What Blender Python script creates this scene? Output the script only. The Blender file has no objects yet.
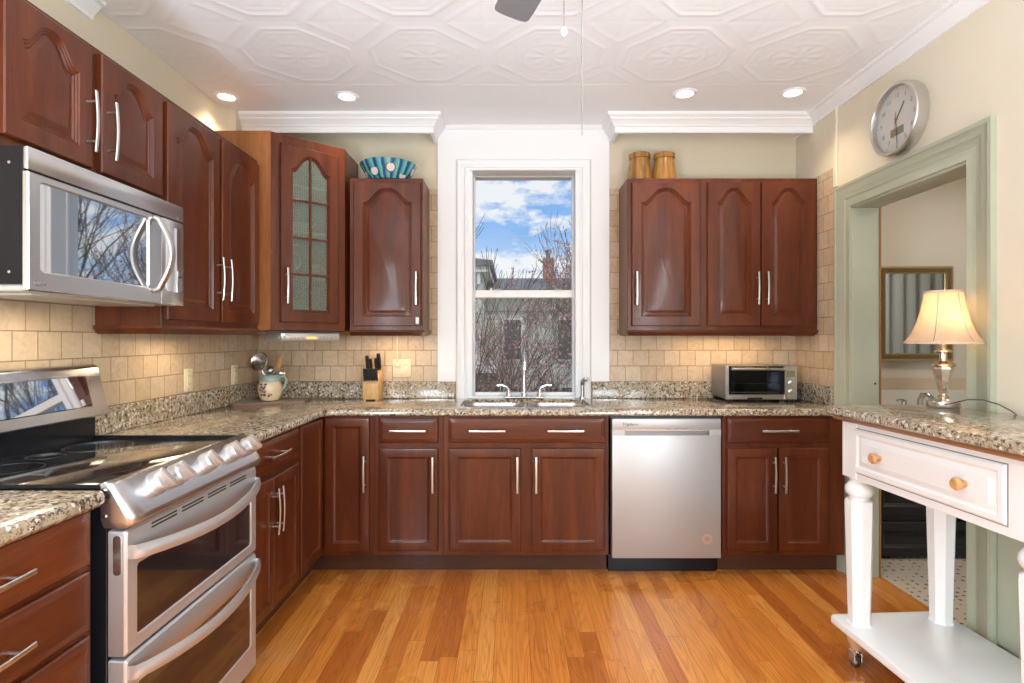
import bpy, bmesh, math, random
from mathutils import Vector, Matrix
random.seed(7)
PI = math.pi
C = bpy.context.scene.collection
SC = bpy.context.scene

# ---------------------------------------------------------------- camera
FPX = 560.0
cd = bpy.data.cameras.new('camera'); cam = bpy.data.objects.new('camera', cd); C.objects.link(cam)
cam.location = (0, 0, 1.297); cam.rotation_euler = (PI/2, 0, 0)
cd.sensor_width = 36; cd.lens = FPX/1024*36; cd.shift_y = -2.5/1024; cd.clip_start = .02; cd.clip_end = 400
SC.camera = cam
SC.view_settings.view_transform = 'Standard'; SC.view_settings.look = 'None'
SC.view_settings.gamma = 1; SC.view_settings.use_curve_mapping = False
SC.view_settings.exposure = 0.0
SC.cycles.use_denoising = True
SC.cycles.max_bounces = 10; SC.cycles.diffuse_bounces = 5; SC.cycles.glossy_bounces = 5
SC.cycles.transmission_bounces = 8; SC.cycles.transparent_max_bounces = 12
SC.cycles.sample_clamp_indirect = 6; SC.cycles.caustics_reflective = False; SC.cycles.caustics_refractive = False

# ---------------------------------------------------------------- world: blue sky with cumulus
w = bpy.data.worlds.new('sky'); SC.world = w; w.use_nodes = True
nt = w.node_tree; nt.nodes.clear()
def N(nt, t, **k):
    n = nt.nodes.new(t)
    for a, v in k.items():
        if a.startswith('i_'):
            key = a[2:]; n.inputs[int(key) if key.isdigit() else key.replace('_', ' ')].default_value = v
        else: setattr(n, a, v)
    return n
def ramp(nt, fac, stops, interp='LINEAR'):
    r = nt.nodes.new('ShaderNodeValToRGB'); cr = r.color_ramp; cr.interpolation = interp
    while len(cr.elements) > 1: cr.elements.remove(cr.elements[-1])
    cr.elements[0].position = stops[0][0]; cr.elements[0].color = (*stops[0][1], 1)
    for p, c in stops[1:]:
        e = cr.elements.new(p); e.color = (*c, 1)
    nt.links.new(fac, r.inputs[0]); return r
def g(v): return (v, v, v)
def mix(nt, fac, a, b, mode='MIX'):
    m = nt.nodes.new('ShaderNodeMix'); m.data_type = 'RGBA'; m.blend_type = mode
    for s, v in ((m.inputs[0], fac), (m.inputs[6], a), (m.inputs[7], b)):
        if isinstance(v, (int, float)): s.default_value = v
        elif isinstance(v, tuple): s.default_value = (*v, 1)
        else: nt.links.new(v, s)
    return m.outputs[2]
def math_(nt, op, a, b=None):
    m = nt.nodes.new('ShaderNodeMath'); m.operation = op
    for s, v in ((m.inputs[0], a), (m.inputs[1], b)):
        if v is None: continue
        if isinstance(v, (int, float)): s.default_value = v
        else: nt.links.new(v, s)
    return m.outputs[0]
tc = N(nt, 'ShaderNodeTexCoord'); sep = N(nt, 'ShaderNodeSeparateXYZ'); nt.links.new(tc.outputs['Generated'], sep.inputs[0])
sky = ramp(nt, sep.outputs[2], [(0, (.72, .80, .90)), (.08, (.58, .74, .95)), (.2, (.26, .50, .92)), (.35, (.16, .38, .85)), (1, (.08, .22, .6))])
mp = N(nt, 'ShaderNodeMapping'); mp.inputs['Scale'].default_value = (1, 1, 2.3); mp.inputs['Location'].default_value = (.37, .1, .22)
nt.links.new(tc.outputs['Generated'], mp.inputs[0])
nz = N(nt, 'ShaderNodeTexNoise', i_Scale=9.0, i_Detail=7.0, i_Roughness=.58); nt.links.new(mp.outputs[0], nz.inputs['Vector'])
cl = ramp(nt, nz.outputs[0], [(.46, g(0)), (.56, g(1))])
skyc = mix(nt, cl.outputs[0], sky.outputs[0], (.92, .94, .98))
bg = N(nt, 'ShaderNodeBackground'); bg.inputs[1].default_value = 1.0; nt.links.new(skyc, bg.inputs[0])
wo = N(nt, 'ShaderNodeOutputWorld'); nt.links.new(bg.outputs[0], wo.inputs[0])

def light(kind, name, loc, energy, color=(1, 1, 1), rot=(0, 0, 0), **k):
    l = bpy.data.lights.new(name, kind); l.energy = energy; l.color = color
    for a, v in k.items(): setattr(l, a, v)
    o = bpy.data.objects.new(name, l); o.location = loc; o.rotation_euler = rot; C.objects.link(o); return o
light('SUN', 'sun', (0, 0, 20), 1.9, (1, .96, .9), (math.radians(48), 0, math.radians(40)), angle=.01)
FILL_COL = (.80, .91, 1.0)
# added fill panels, set in two invented side windows behind the camera
light('AREA', 'side_fill_light', (-1.80, -1.2, 1.5), 95, FILL_COL, (0, -PI/2, 0), shape='RECTANGLE', size=1.4, size_y=1.5)
light('AREA', 'side_fill_light', (1.97, -1.2, 1.5), 95, FILL_COL, (0, PI/2, 0), shape='RECTANGLE', size=1.4, size_y=1.5)

# ---------------------------------------------------------------- materials
MATS = {}
def newmat(name):
    m = bpy.data.materials.new(name); m.use_nodes = True; nt = m.node_tree; nt.nodes.clear()
    o = nt.nodes.new('ShaderNodeOutputMaterial'); b = nt.nodes.new('ShaderNodeBsdfPrincipled')
    nt.links.new(b.outputs[0], o.inputs[0]); MATS[name] = m; return m, nt, b
def plain(name, col, rough=.5, metal=0, coat=0, bump=0, bscale=60, var=0.0, emis=None, estr=0, spec=.5, aniso=0):
    m, nt, b = newmat(name)
    b.inputs['Base Color'].default_value = (*col, 1); b.inputs['Roughness'].default_value = rough
    b.inputs['Metallic'].default_value = metal; b.inputs['Coat Weight'].default_value = coat; b.inputs['Coat Roughness'].default_value = .08
    b.inputs['Specular IOR Level'].default_value = spec
    if aniso: b.inputs['Anisotropic'].default_value = aniso
    tc = N(nt, 'ShaderNodeTexCoord')
    if var or bump:
        nz = N(nt, 'ShaderNodeTexNoise', i_Scale=bscale, i_Detail=4.0); nt.links.new(tc.outputs['Object'], nz.inputs['Vector'])
        if var:
            nz2 = N(nt, 'ShaderNodeTexNoise', i_Scale=3.0, i_Detail=5.0); nt.links.new(tc.outputs['Object'], nz2.inputs['Vector'])
            r = ramp(nt, nz2.outputs[0], [(.3, tuple(c*(1-var) for c in col)), (.7, tuple(min(1, c*(1+var)) for c in col))])
            nt.links.new(r.outputs[0], b.inputs['Base Color'])
        if bump:
            bp = N(nt, 'ShaderNodeBump', i_Strength=bump, i_Distance=.002); nt.links.new(nz.outputs[0], bp.inputs['Height']); nt.links.new(bp.outputs[0], b.inputs['Normal'])
    if emis:
        b.inputs['Emission Color'].default_value = (*emis, 1); b.inputs['Emission Strength'].default_value = estr
    return m
def wood(name, dark, mid, lite, axis='z', rough=.38, coat=.32, scale=1.0):
    m, nt, b = newmat(name)
    tc = N(nt, 'ShaderNodeTexCoord'); oi = N(nt, 'ShaderNodeObjectInfo')
    add = N(nt, 'ShaderNodeVectorMath', operation='ADD'); mul = N(nt, 'ShaderNodeMath', operation='MULTIPLY'); mul.inputs[1].default_value = 37.0
    nt.links.new(oi.outputs['Random'], mul.inputs[0]); nt.links.new(tc.outputs['Object'], add.inputs[0]); nt.links.new(mul.outputs[0], add.inputs[1])
    mp = N(nt, 'ShaderNodeMapping'); s = [9*scale]*3; s['xyz'.index(axis)] = .9*scale; mp.inputs['Scale'].default_value = s
    nt.links.new(add.outputs[0], mp.inputs[0])
    n1 = N(nt, 'ShaderNodeTexNoise', i_Scale=1.0, i_Detail=5.0, i_Roughness=.6, i_Distortion=.6); nt.links.new(mp.outputs[0], n1.inputs['Vector'])
    n2 = N(nt, 'ShaderNodeTexNoise', i_Scale=14.0, i_Detail=3.0); nt.links.new(mp.outputs[0], n2.inputs['Vector'])
    r = ramp(nt, n1.outputs[0], [(.25, dark), (.5, mid), (.78, lite)])
    r2 = ramp(nt, n2.outputs[0], [(.35, g(.82)), (.6, g(1.0))])
    c = mix(nt, 1.0, r.outputs[0], r2.outputs[0], 'MULTIPLY'); nt.links.new(c, b.inputs['Base Color'])
    b.inputs['Roughness'].default_value = rough; b.inputs['Coat Weight'].default_value = coat; b.inputs['Coat Roughness'].default_value = .10; b.inputs['Specular IOR Level'].default_value = .3
    return m
CH = ((.054, .010, .003), (.102, .021, .0055), (.17, .041, .010))
wood('cherry', *CH, 'z'); wood('cherry_h', *CH, 'x')
wood('cherry_y', *CH, 'y')
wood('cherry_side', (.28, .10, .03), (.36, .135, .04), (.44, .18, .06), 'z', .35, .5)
wood('toe', (.05, .018, .010), (.075, .027, .014), (.10, .038, .02), 'x', .45, .2)
wood('knob_wood', (.45, .20, .07), (.60, .30, .11), (.70, .38, .16), 'z', .3, .6, 3)
wood('block_wood', (.60, .34, .12), (.72, .43, .17), (.80, .52, .24), 'z', .4, .2, 3)
wood('vase_wood', (.16, .07, .015), (.40, .20, .05), (.58, .34, .12), 'z', .4, .3, 3)
wood('strip_wood', (.22, .09, .035), (.33, .15, .06), (.42, .2, .09), 'y', .35, .3)
wood('spoon_wood', (.35, .18, .07), (.45, .24, .10), (.55, .32, .15), 'z', .5, 0, 3)
wood('foot_wood', (.5, .32, .18), (.62, .42, .25), (.7, .5, .32), 'z', .5, 0, 3)

def granite():
    m, nt, b = newmat('granite'); tc = N(nt, 'ShaderNodeTexCoord')
    n1 = N(nt, 'ShaderNodeTexNoise', i_Scale=14.0, i_Detail=6.0, i_Roughness=.65); n2 = N(nt, 'ShaderNodeTexNoise', i_Scale=62.0, i_Detail=5.0, i_Roughness=.7)
    n4 = N(nt, 'ShaderNodeTexNoise', i_Scale=110.0, i_Detail=3.0); v = N(nt, 'ShaderNodeTexVoronoi', i_Scale=110.0)
    for n in (n1, n2, n4, v): nt.links.new(tc.outputs['Object'], n.inputs['Vector'])
    base = ramp(nt, n1.outputs[0], [(.3, (.30, .235, .155)), (.5, (.42, .35, .25)), (.7, (.55, .50, .41))])
    sp = ramp(nt, n2.outputs[0], [(.43, g(0)), (.485, g(1))]); c = mix(nt, sp.outputs[0], (.055, .045, .042), base.outputs[0])
    br = ramp(nt, n4.outputs[0], [(.36, g(0)), (.44, g(1))]); c = mix(nt, br.outputs[0], (.24, .13, .06), c)
    wh = ramp(nt, v.outputs['Color'], [(.78, g(0)), (.85, g(1))]); c = mix(nt, wh.outputs[0], c, (.66, .62, .54))
    nt.links.new(c, b.inputs['Base Color']); b.inputs['Roughness'].default_value = .12; b.inputs['Coat Weight'].default_value = .3; b.inputs['Coat Roughness'].default_value = .04
granite()
def tile(name, plane, col1, col2, mortar):
    m, nt, b = newmat(name); tc = N(nt, 'ShaderNodeTexCoord'); sp = N(nt, 'ShaderNodeSeparateXYZ'); cb = N(nt, 'ShaderNodeCombineXYZ')
    nt.links.new(tc.outputs['Object'], sp.inputs[0]); nt.links.new(sp.outputs[0 if plane == 'x' else 1], cb.inputs[0]); nt.links.new(sp.outputs[2], cb.inputs[1])
    mp = N(nt, 'ShaderNodeMapping'); mp.inputs['Location'].default_value = (.02, -.0110, 0); nt.links.new(cb.outputs[0], mp.inputs[0])
    br = N(nt, 'ShaderNodeTexBrick', offset=.5, i_Scale=1.0); br.inputs['Brick Width'].default_value = .101; br.inputs['Row Height'].default_value = .101
    br.inputs['Mortar Size'].default_value = .0026; br.inputs['Mortar Smooth'].default_value = .35
    br.inputs['Color1'].default_value = (*col1, 1); br.inputs['Color2'].default_value = (*col2, 1); br.inputs['Mortar'].default_value = (*mortar, 1)
    nt.links.new(mp.outputs[0], br.inputs['Vector'])
    nz = N(nt, 'ShaderNodeTexNoise', i_Scale=16.0, i_Detail=4.0, i_Distortion=2.0); nt.links.new(tc.outputs['Object'], nz.inputs['Vector'])
    sh = ramp(nt, nz.outputs[0], [(.3, g(.86)), (.5, g(1.0)), (.72, g(1.08))])
    nt.links.new(mix(nt, 1.0, br.outputs[0], sh.outputs[0], 'MULTIPLY'), b.inputs['Base Color'])
    b.inputs['Roughness'].default_value = .38
    inv = math_(nt, 'SUBTRACT', 1.0, br.outputs['Fac']); wv = math_(nt, 'MULTIPLY', nz.outputs[0], .25); h = math_(nt, 'ADD', inv, wv)
    bp = N(nt, 'ShaderNodeBump', i_Strength=.7, i_Distance=.004); nt.links.new(h, bp.inputs['Height']); nt.links.new(bp.outputs[0], b.inputs['Normal'])
TC = ((.50, .37, .24), (.60, .46, .32), (.33, .23, .14))
tile('tile_x', 'x', *TC); tile('tile_y', 'y', *TC)
def floor_mat():
    m, nt, b = newmat('oak_floor'); tc = N(nt, 'ShaderNodeTexCoord'); sp = N(nt, 'ShaderNodeSeparateXYZ'); cb = N(nt, 'ShaderNodeCombineXYZ')
    nt.links.new(tc.outputs['Object'], sp.inputs[0]); wn = N(nt, 'ShaderNodeTexWhiteNoise', noise_dimensions='1D')
    nt.links.new(math_(nt, 'FLOOR', math_(nt, 'DIVIDE', sp.outputs[0], .074)), wn.inputs['W'])
    nt.links.new(math_(nt, 'ADD', sp.outputs[1], math_(nt, 'MULTIPLY', wn.outputs['Value'], 5.0)), cb.inputs[0]); nt.links.new(sp.outputs[0], cb.inputs[1])
    br = N(nt, 'ShaderNodeTexBrick', offset=0.0, i_Scale=1.0); br.inputs['Brick Width'].default_value = 1.25; br.inputs['Row Height'].default_value = .074
    br.inputs['Mortar Size'].default_value = .0009; br.inputs['Mortar Smooth'].default_value = .1
    br.inputs['Color1'].default_value = (0, 0, 0, 1); br.inputs['Color2'].default_value = (1, 1, 1, 1); br.inputs['Mortar'].default_value = (.5, .5, .5, 1)
    nt.links.new(cb.outputs[0], br.inputs['Vector'])
    tone = ramp(nt, br.outputs[0], [(0, (.42, .115, .018)), (.3, (.57, .185, .030)), (.55, (.64, .22, .036)), (.8, (.68, .255, .046)), (1, (.72, .30, .066))])
    # grain: contour bands of a stretched noise, shifted per board
    off = N(nt, 'ShaderNodeVectorMath', operation='MULTIPLY_ADD'); off.inputs[1].default_value = (9, 13, 5)
    nt.links.new(br.outputs[0], off.inputs[0]); nt.links.new(tc.outputs['Object'], off.inputs[2])
    mp = N(nt, 'ShaderNodeMapping'); mp.inputs['Scale'].default_value = (10, .75, 1); nt.links.new(off.outputs[0], mp.inputs[0])
    n1 = N(nt, 'ShaderNodeTexNoise', i_Scale=1.0, i_Detail=1.5, i_Distortion=.3); nt.links.new(mp.outputs[0], n1.inputs['Vector'])
    k = math_(nt, 'MULTIPLY', n1.outputs[0], 20.0); fr = math_(nt, 'FRACT', k)
    gr = ramp(nt, fr, [(0, (.70, .62, .55)), (.15, g(.95)), (.6, g(1.06)), (1, (.86, .82, .78))])
    mp2 = N(nt, 'ShaderNodeMapping'); mp2.inputs['Scale'].default_value = (160, 5, 1); nt.links.new(off.outputs[0], mp2.inputs[0])
    n2 = N(nt, 'ShaderNodeTexNoise', i_Scale=1.0, i_Detail=3.0); nt.links.new(mp2.outputs[0], n2.inputs['Vector'])
    gr2 = ramp(nt, n2.outputs[0], [(.35, g(.68)), (.55, g(1.0))])
    c = mix(nt, .9, tone.outputs[0], gr.outputs[0], 'MULTIPLY'); c = mix(nt, .7, c, gr2.outputs[0], 'MULTIPLY')
    n3 = N(nt, 'ShaderNodeTexNoise', i_Scale=1.6, i_Detail=5.0); nt.links.new(tc.outputs['Object'], n3.inputs['Vector'])
    wr = ramp(nt, n3.outputs[0], [(.58, g(0)), (.75, g(.25))]); c = mix(nt, wr.outputs[0], c, (.62, .42, .24))
    gap = ramp(nt, br.outputs['Fac'], [(0, g(1)), (1, (.45, .36, .3))]); c = mix(nt, 1.0, c, gap.outputs[0], 'MULTIPLY')
    nt.links.new(c, b.inputs['Base Color'])
    rr = ramp(nt, n3.outputs[0], [(.4, g(.26)), (.75, g(.42))]); nt.links.new(rr.outputs[0], b.inputs['Roughness'])
    b.inputs['Coat Weight'].default_value = .25; b.inputs['Coat Roughness'].default_value = .2
floor_mat()
def mosaic():
    m, nt, b = newmat('mosaic'); tc = N(nt, 'ShaderNodeTexCoord')
    v = N(nt, 'ShaderNodeTexVoronoi', i_Scale=22.0, i_Randomness=.25); nt.links.new(tc.outputs['Object'], v.inputs['Vector'])
    r = ramp(nt, v.outputs['Distance'], [(.0, (.03, .03, .03)), (.17, (.03, .03, .03)), (.22, (.68, .6, .5)), (1, (.68, .6, .5))])
    v2 = N(nt, 'ShaderNodeTexVoronoi', i_Scale=44.0, i_Randomness=0.1, feature='DISTANCE_TO_EDGE'); nt.links.new(tc.outputs['Object'], v2.inputs['Vector'])
    r2 = ramp(nt, v2.outputs['Distance'], [(0, g(.72)), (.08, g(1))])
    nt.links.new(mix(nt, 1.0, r.outputs[0], r2.outputs[0], 'MULTIPLY'), b.inputs['Base Color']); b.inputs['Roughness'].default_value = .3
mosaic()
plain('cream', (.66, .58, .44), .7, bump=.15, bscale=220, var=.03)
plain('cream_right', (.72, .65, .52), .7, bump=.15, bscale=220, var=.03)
plain('ceiling_white', (.86, .88, .90), .55)
plain('trim_white', (.83, .84, .85), .4)
plain('sage', (.41, .435, .33), .38, var=.06)
plain('bath_wall', (.58, .52, .43), .6, var=.03)
plain('cart_white', (.85, .86, .87), .32, coat=.2)
plain('steel', (.72, .73, .75), .27, 1, aniso=.5)
plain('steel_soft', (.64, .65, .67), .42, .82, aniso=.6)
plain('knob_steel', (.58, .58, .59), .42, .85)
plain('dishwasher_steel', (.50, .51, .53), .42, .6)
plain('steel_dark', (.30, .30, .31), .3, 1)
plain('nickel', (.66, .655, .64), .28, 1)
plain('chrome', (.62, .63, .65), .12, 1)
plain('black_gloss', (.010, .010, .012), .16, 0, spec=.25)
plain('black', (.018, .019, .021), .4)
plain('black_glass', (.010, .010, .012), .03, 0, spec=.9, coat=1.0)
plain('mirror_glass', (.66, .68, .70), .02, 1)
plain('cook_glass', (.02, .02, .02), .035, 0, spec=1.0, coat=1.0)
plain('ivory', (.78, .68, .47), .4)
plain('champagne', (.62, .50, .36), .25, 1)
plain('stem_metal', (.70, .62, .52), .12, .9)
plain('gold_frame', (.30, .20, .09), .35, .8, bump=.8, bscale=90)
plain('gold_lite', (.50, .37, .20), .35, .8)
plain('mirror', (.85, .86, .86), .01, 1)
plain('vanity_black', (.014, .015, .018), .35)
plain('marble', (.66, .62, .56), .25)
plain('marble_band', (.55, .44, .32), .3, var=.12)
plain('jamb_edge', (.30, .15, .06), .5)
plain('clock_face', (.66, .62, .58), .6)
plain('lcd', (.19, .19, .10), .3)
plain('ring_grey', (.035, .035, .037), .3); plain('ink', (.03, .03, .03), .5); plain('ink_grey', (.25, .24, .23), .5)
plain('hand_red', (.45, .12, .05), .4)
plain('copper', (.52, .36, .29), .5, .4)
plain('fan_grey', (.17, .17, .175), .45)
plain('chain', (.30, .29, .27), .35, .8)
plain('jug_cream', (.76, .60, .38), .25, coat=.5, var=.05)
plain('jug_blue', (.32, .42, .38), .3, coat=.5, var=.25)
plain('flower_violet', (.22, .12, .25), .5); plain('flower_pink', (.48, .13, .13), .5); plain('leaf_dark', (.05, .09, .03), .5)
plain('slate', (.30, .29, .23), .35, var=.3); plain('slate_edge', (.22, .11, .07), .5)
plain('handle_black', (.02, .02, .022), .35)
plain('amber', (.8, .35, .08), .3, emis=(1, .5, .15), estr=1.2)
plain('led', (.05, .05, .05), .3)
plain('plastic_grey', (.42, .40, .36), .4)
plain('lens', (.9, .88, .8), .5, emis=(1, .88, .66), estr=5)
plain('rubber', (.05, .05, .05), .6)
plain('outside_wall', (.62, .60, .53), .8, var=.08); plain('outside_trim', (.75, .74, .70), .7); plain('roof', (.17, .17, .18), .8, var=.1)
plain('outside_glass', (.06, .07, .09), .15); plain('bark', (.13, .095, .07), .9); plain('bark_b', (.20, .155, .12), .9)
plain('blossom', (.62, .30, .34), .7); plain('lawn', (.12, .15, .05), .9, var=.3); plain('evergreen', (.14, .16, .04), .9, var=.4)
plain('brown_wall', (.20, .165, .12), .8, var=.1)
plain('curtain', (.55, .60, .60), .7)
def brick_mat():
    m, nt, b = newmat('chimney_brick'); tc = N(nt, 'ShaderNodeTexCoord'); sp = N(nt, 'ShaderNodeSeparateXYZ'); cb = N(nt, 'ShaderNodeCombineXYZ')
    nt.links.new(tc.outputs['Object'], sp.inputs[0]); s = math_(nt, 'ADD', sp.outputs[0], sp.outputs[1]); nt.links.new(s, cb.inputs[0]); nt.links.new(sp.outputs[2], cb.inputs[1])
    br = N(nt, 'ShaderNodeTexBrick', i_Scale=1.0); br.inputs['Brick Width'].default_value = .22; br.inputs['Row Height'].default_value = .08; br.inputs['Mortar Size'].default_value = .008
    br.inputs['Color1'].default_value = (.35, .12, .07, 1); br.inputs['Color2'].default_value = (.48, .19, .11, 1); br.inputs['Mortar'].default_value = (.4, .33, .28, 1)
    nt.links.new(cb.outputs[0], br.inputs['Vector']); nt.links.new(br.outputs[0], b.inputs['Base Color']); b.inputs['Roughness'].default_value = .9
brick_mat()
def siding():
    m, nt, b = newmat('siding'); tc = N(nt, 'ShaderNodeTexCoord'); wv = N(nt, 'ShaderNodeTexWave', wave_type='BANDS', bands_direction='Z', wave_profile='SAW', i_Scale=1.1)
    nt.links.new(tc.outputs['Object'], wv.inputs['Vector'])
    r = ramp(nt, wv.outputs[0], [(0, (.36, .35, .31)), (.15, (.54, .53, .48)), (1, (.62, .61, .56))]); nt.links.new(r.outputs[0], b.inputs['Base Color']); b.inputs['Roughness'].default_value = .8
siding()
def glass(name, col=(1, 1, 1), refl=.06, rough=.02, clear=1.0):
    m = bpy.data.materials.new(name); m.use_nodes = True; nt = m.node_tree; nt.nodes.clear(); MATS[name] = m
    o = N(nt, 'ShaderNodeOutputMaterial'); t = N(nt, 'ShaderNodeBsdfTransparent'); t.inputs[0].default_value = (*col, 1)
    gl = N(nt, 'ShaderNodeBsdfGlossy', i_Roughness=rough); fr = N(nt, 'ShaderNodeFresnel'); fr.inputs[0].default_value = 1.45
    mx = N(nt, 'ShaderNodeMixShader'); ge = N(nt, 'ShaderNodeNewGeometry'); nt.links.new(math_(nt, 'MULTIPLY', fr.outputs[0], math_(nt, 'SUBTRACT', 1.0, ge.outputs['Backfacing'])), mx.inputs[0]); nt.links.new(t.outputs[0], mx.inputs[1]); nt.links.new(gl.outputs[0], mx.inputs[2]); nt.links.new(mx.outputs[0], o.inputs[0])
    return m, nt, gl
glass('window_glass', (.97, .98, .98))
glass('oven_glass', (.10, .09, .09)); glass('toaster_glass', (.62, .66, .70))
m, nt_, gl_ = glass('cab_glass', (.52, .60, .55), rough=.12)
tc = N(nt_, 'ShaderNodeTexCoord'); mp = N(nt_, 'ShaderNodeMapping'); mp.inputs['Rotation'].default_value = (0, math.radians(45), 0); mp.inputs['Scale'].default_value = (1, 1, 1)
nt_.links.new(tc.outputs['Object'], mp.inputs[0]); ck = N(nt_, 'ShaderNodeTexChecker', i_Scale=105.0); nt_.links.new(mp.outputs[0], ck.inputs[0])
bp = N(nt_, 'ShaderNodeBump', i_Strength=1.0, i_Distance=.003); nt_.links.new(ck.outputs[1], bp.inputs['Height']); nt_.links.new(bp.outputs[0], gl_.inputs['Normal'])
tint = ramp(nt_, ck.outputs[1], [(0, (.55, .62, .57)), (1, (.85, .92, .86))])
df_ = N(nt_, 'ShaderNodeBsdfDiffuse'); dfc = ramp(nt_, ck.outputs[1], [(0, (.20, .235, .20)), (1, (.36, .41, .35))]); nt_.links.new(dfc.outputs[0], df_.inputs[0])
ms_ = N(nt_, 'ShaderNodeMixShader'); ms_.inputs[0].default_value = .36
for n in list(nt_.nodes):
    if n.type == 'OUTPUT_MATERIAL':
        src = n.inputs[0].links[0].from_socket; nt_.links.new(src, ms_.inputs[1]); nt_.links.new(df_.outputs[0], ms_.inputs[2]); nt_.links.new(ms_.outputs[0], n.inputs[0])
for n in nt_.nodes:
    if n.type == 'BSDF_TRANSPARENT': nt_.links.new(tint.outputs[0], n.inputs[0])
def crystal():
    m, nt, b = newmat('crystal'); b.inputs['Base Color'].default_value = (.95, .93, .9, 1); b.inputs['Roughness'].default_value = .03
    b.inputs['Transmission Weight'].default_value = .75; b.inputs['IOR'].default_value = 1.5
crystal()
def shade_mat():
    m = bpy.data.materials.new('shade_cloth'); m.use_nodes = True; nt = m.node_tree; nt.nodes.clear(); MATS['shade_cloth'] = m
    o = N(nt, 'ShaderNodeOutputMaterial'); d = N(nt, 'ShaderNodeBsdfDiffuse'); d.inputs[0].default_value = (.80, .62, .45, 1)
    t = N(nt, 'ShaderNodeBsdfTranslucent'); t.inputs[0].default_value = (.92, .68, .44, 1); mx = N(nt, 'ShaderNodeMixShader'); mx.inputs[0].default_value = .5
    nt.links.new(d.outputs[0], mx.inputs[1]); nt.links.new(t.outputs[0], mx.inputs[2]); nt.links.new(mx.outputs[0], o.inputs[0])
shade_mat()
plain('shade_trim', (.62, .42, .30), .7)
def bowl_mat():
    m, nt, b = newmat('bowl_glaze'); tc = N(nt, 'ShaderNodeTexCoord')
    gr = N(nt, 'ShaderNodeTexGradient', gradient_type='RADIAL'); nt.links.new(tc.outputs['Object'], gr.inputs[0])
    nz = N(nt, 'ShaderNodeTexNoise', i_Scale=14.0, i_Detail=3.0); nt.links.new(tc.outputs['Object'], nz.inputs['Vector'])
    k = math_(nt, 'FRACT', math_(nt, 'ADD', math_(nt, 'MULTIPLY', gr.outputs[0], 19.0), math_(nt, 'MULTIPLY', nz.outputs[0], .55)))
    r = ramp(nt, k, [(0, (.02, .05, .28)), (.20, (.02, .06, .30)), (.27, (.02, .20, .22)), (.45, (.08, .38, .36)), (.8, (.20, .52, .50)), (.93, (.02, .16, .20))])
    nt.links.new(r.outputs[0], b.inputs['Base Color']); b.inputs['Roughness'].default_value = .2; b.inputs['Coat Weight'].default_value = .6
bowl_mat(); plain('bowl_dot', (.66, .60, .58), .3, coat=.4); plain('bowl_ring', (.02, .13, .13), .3)

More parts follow.
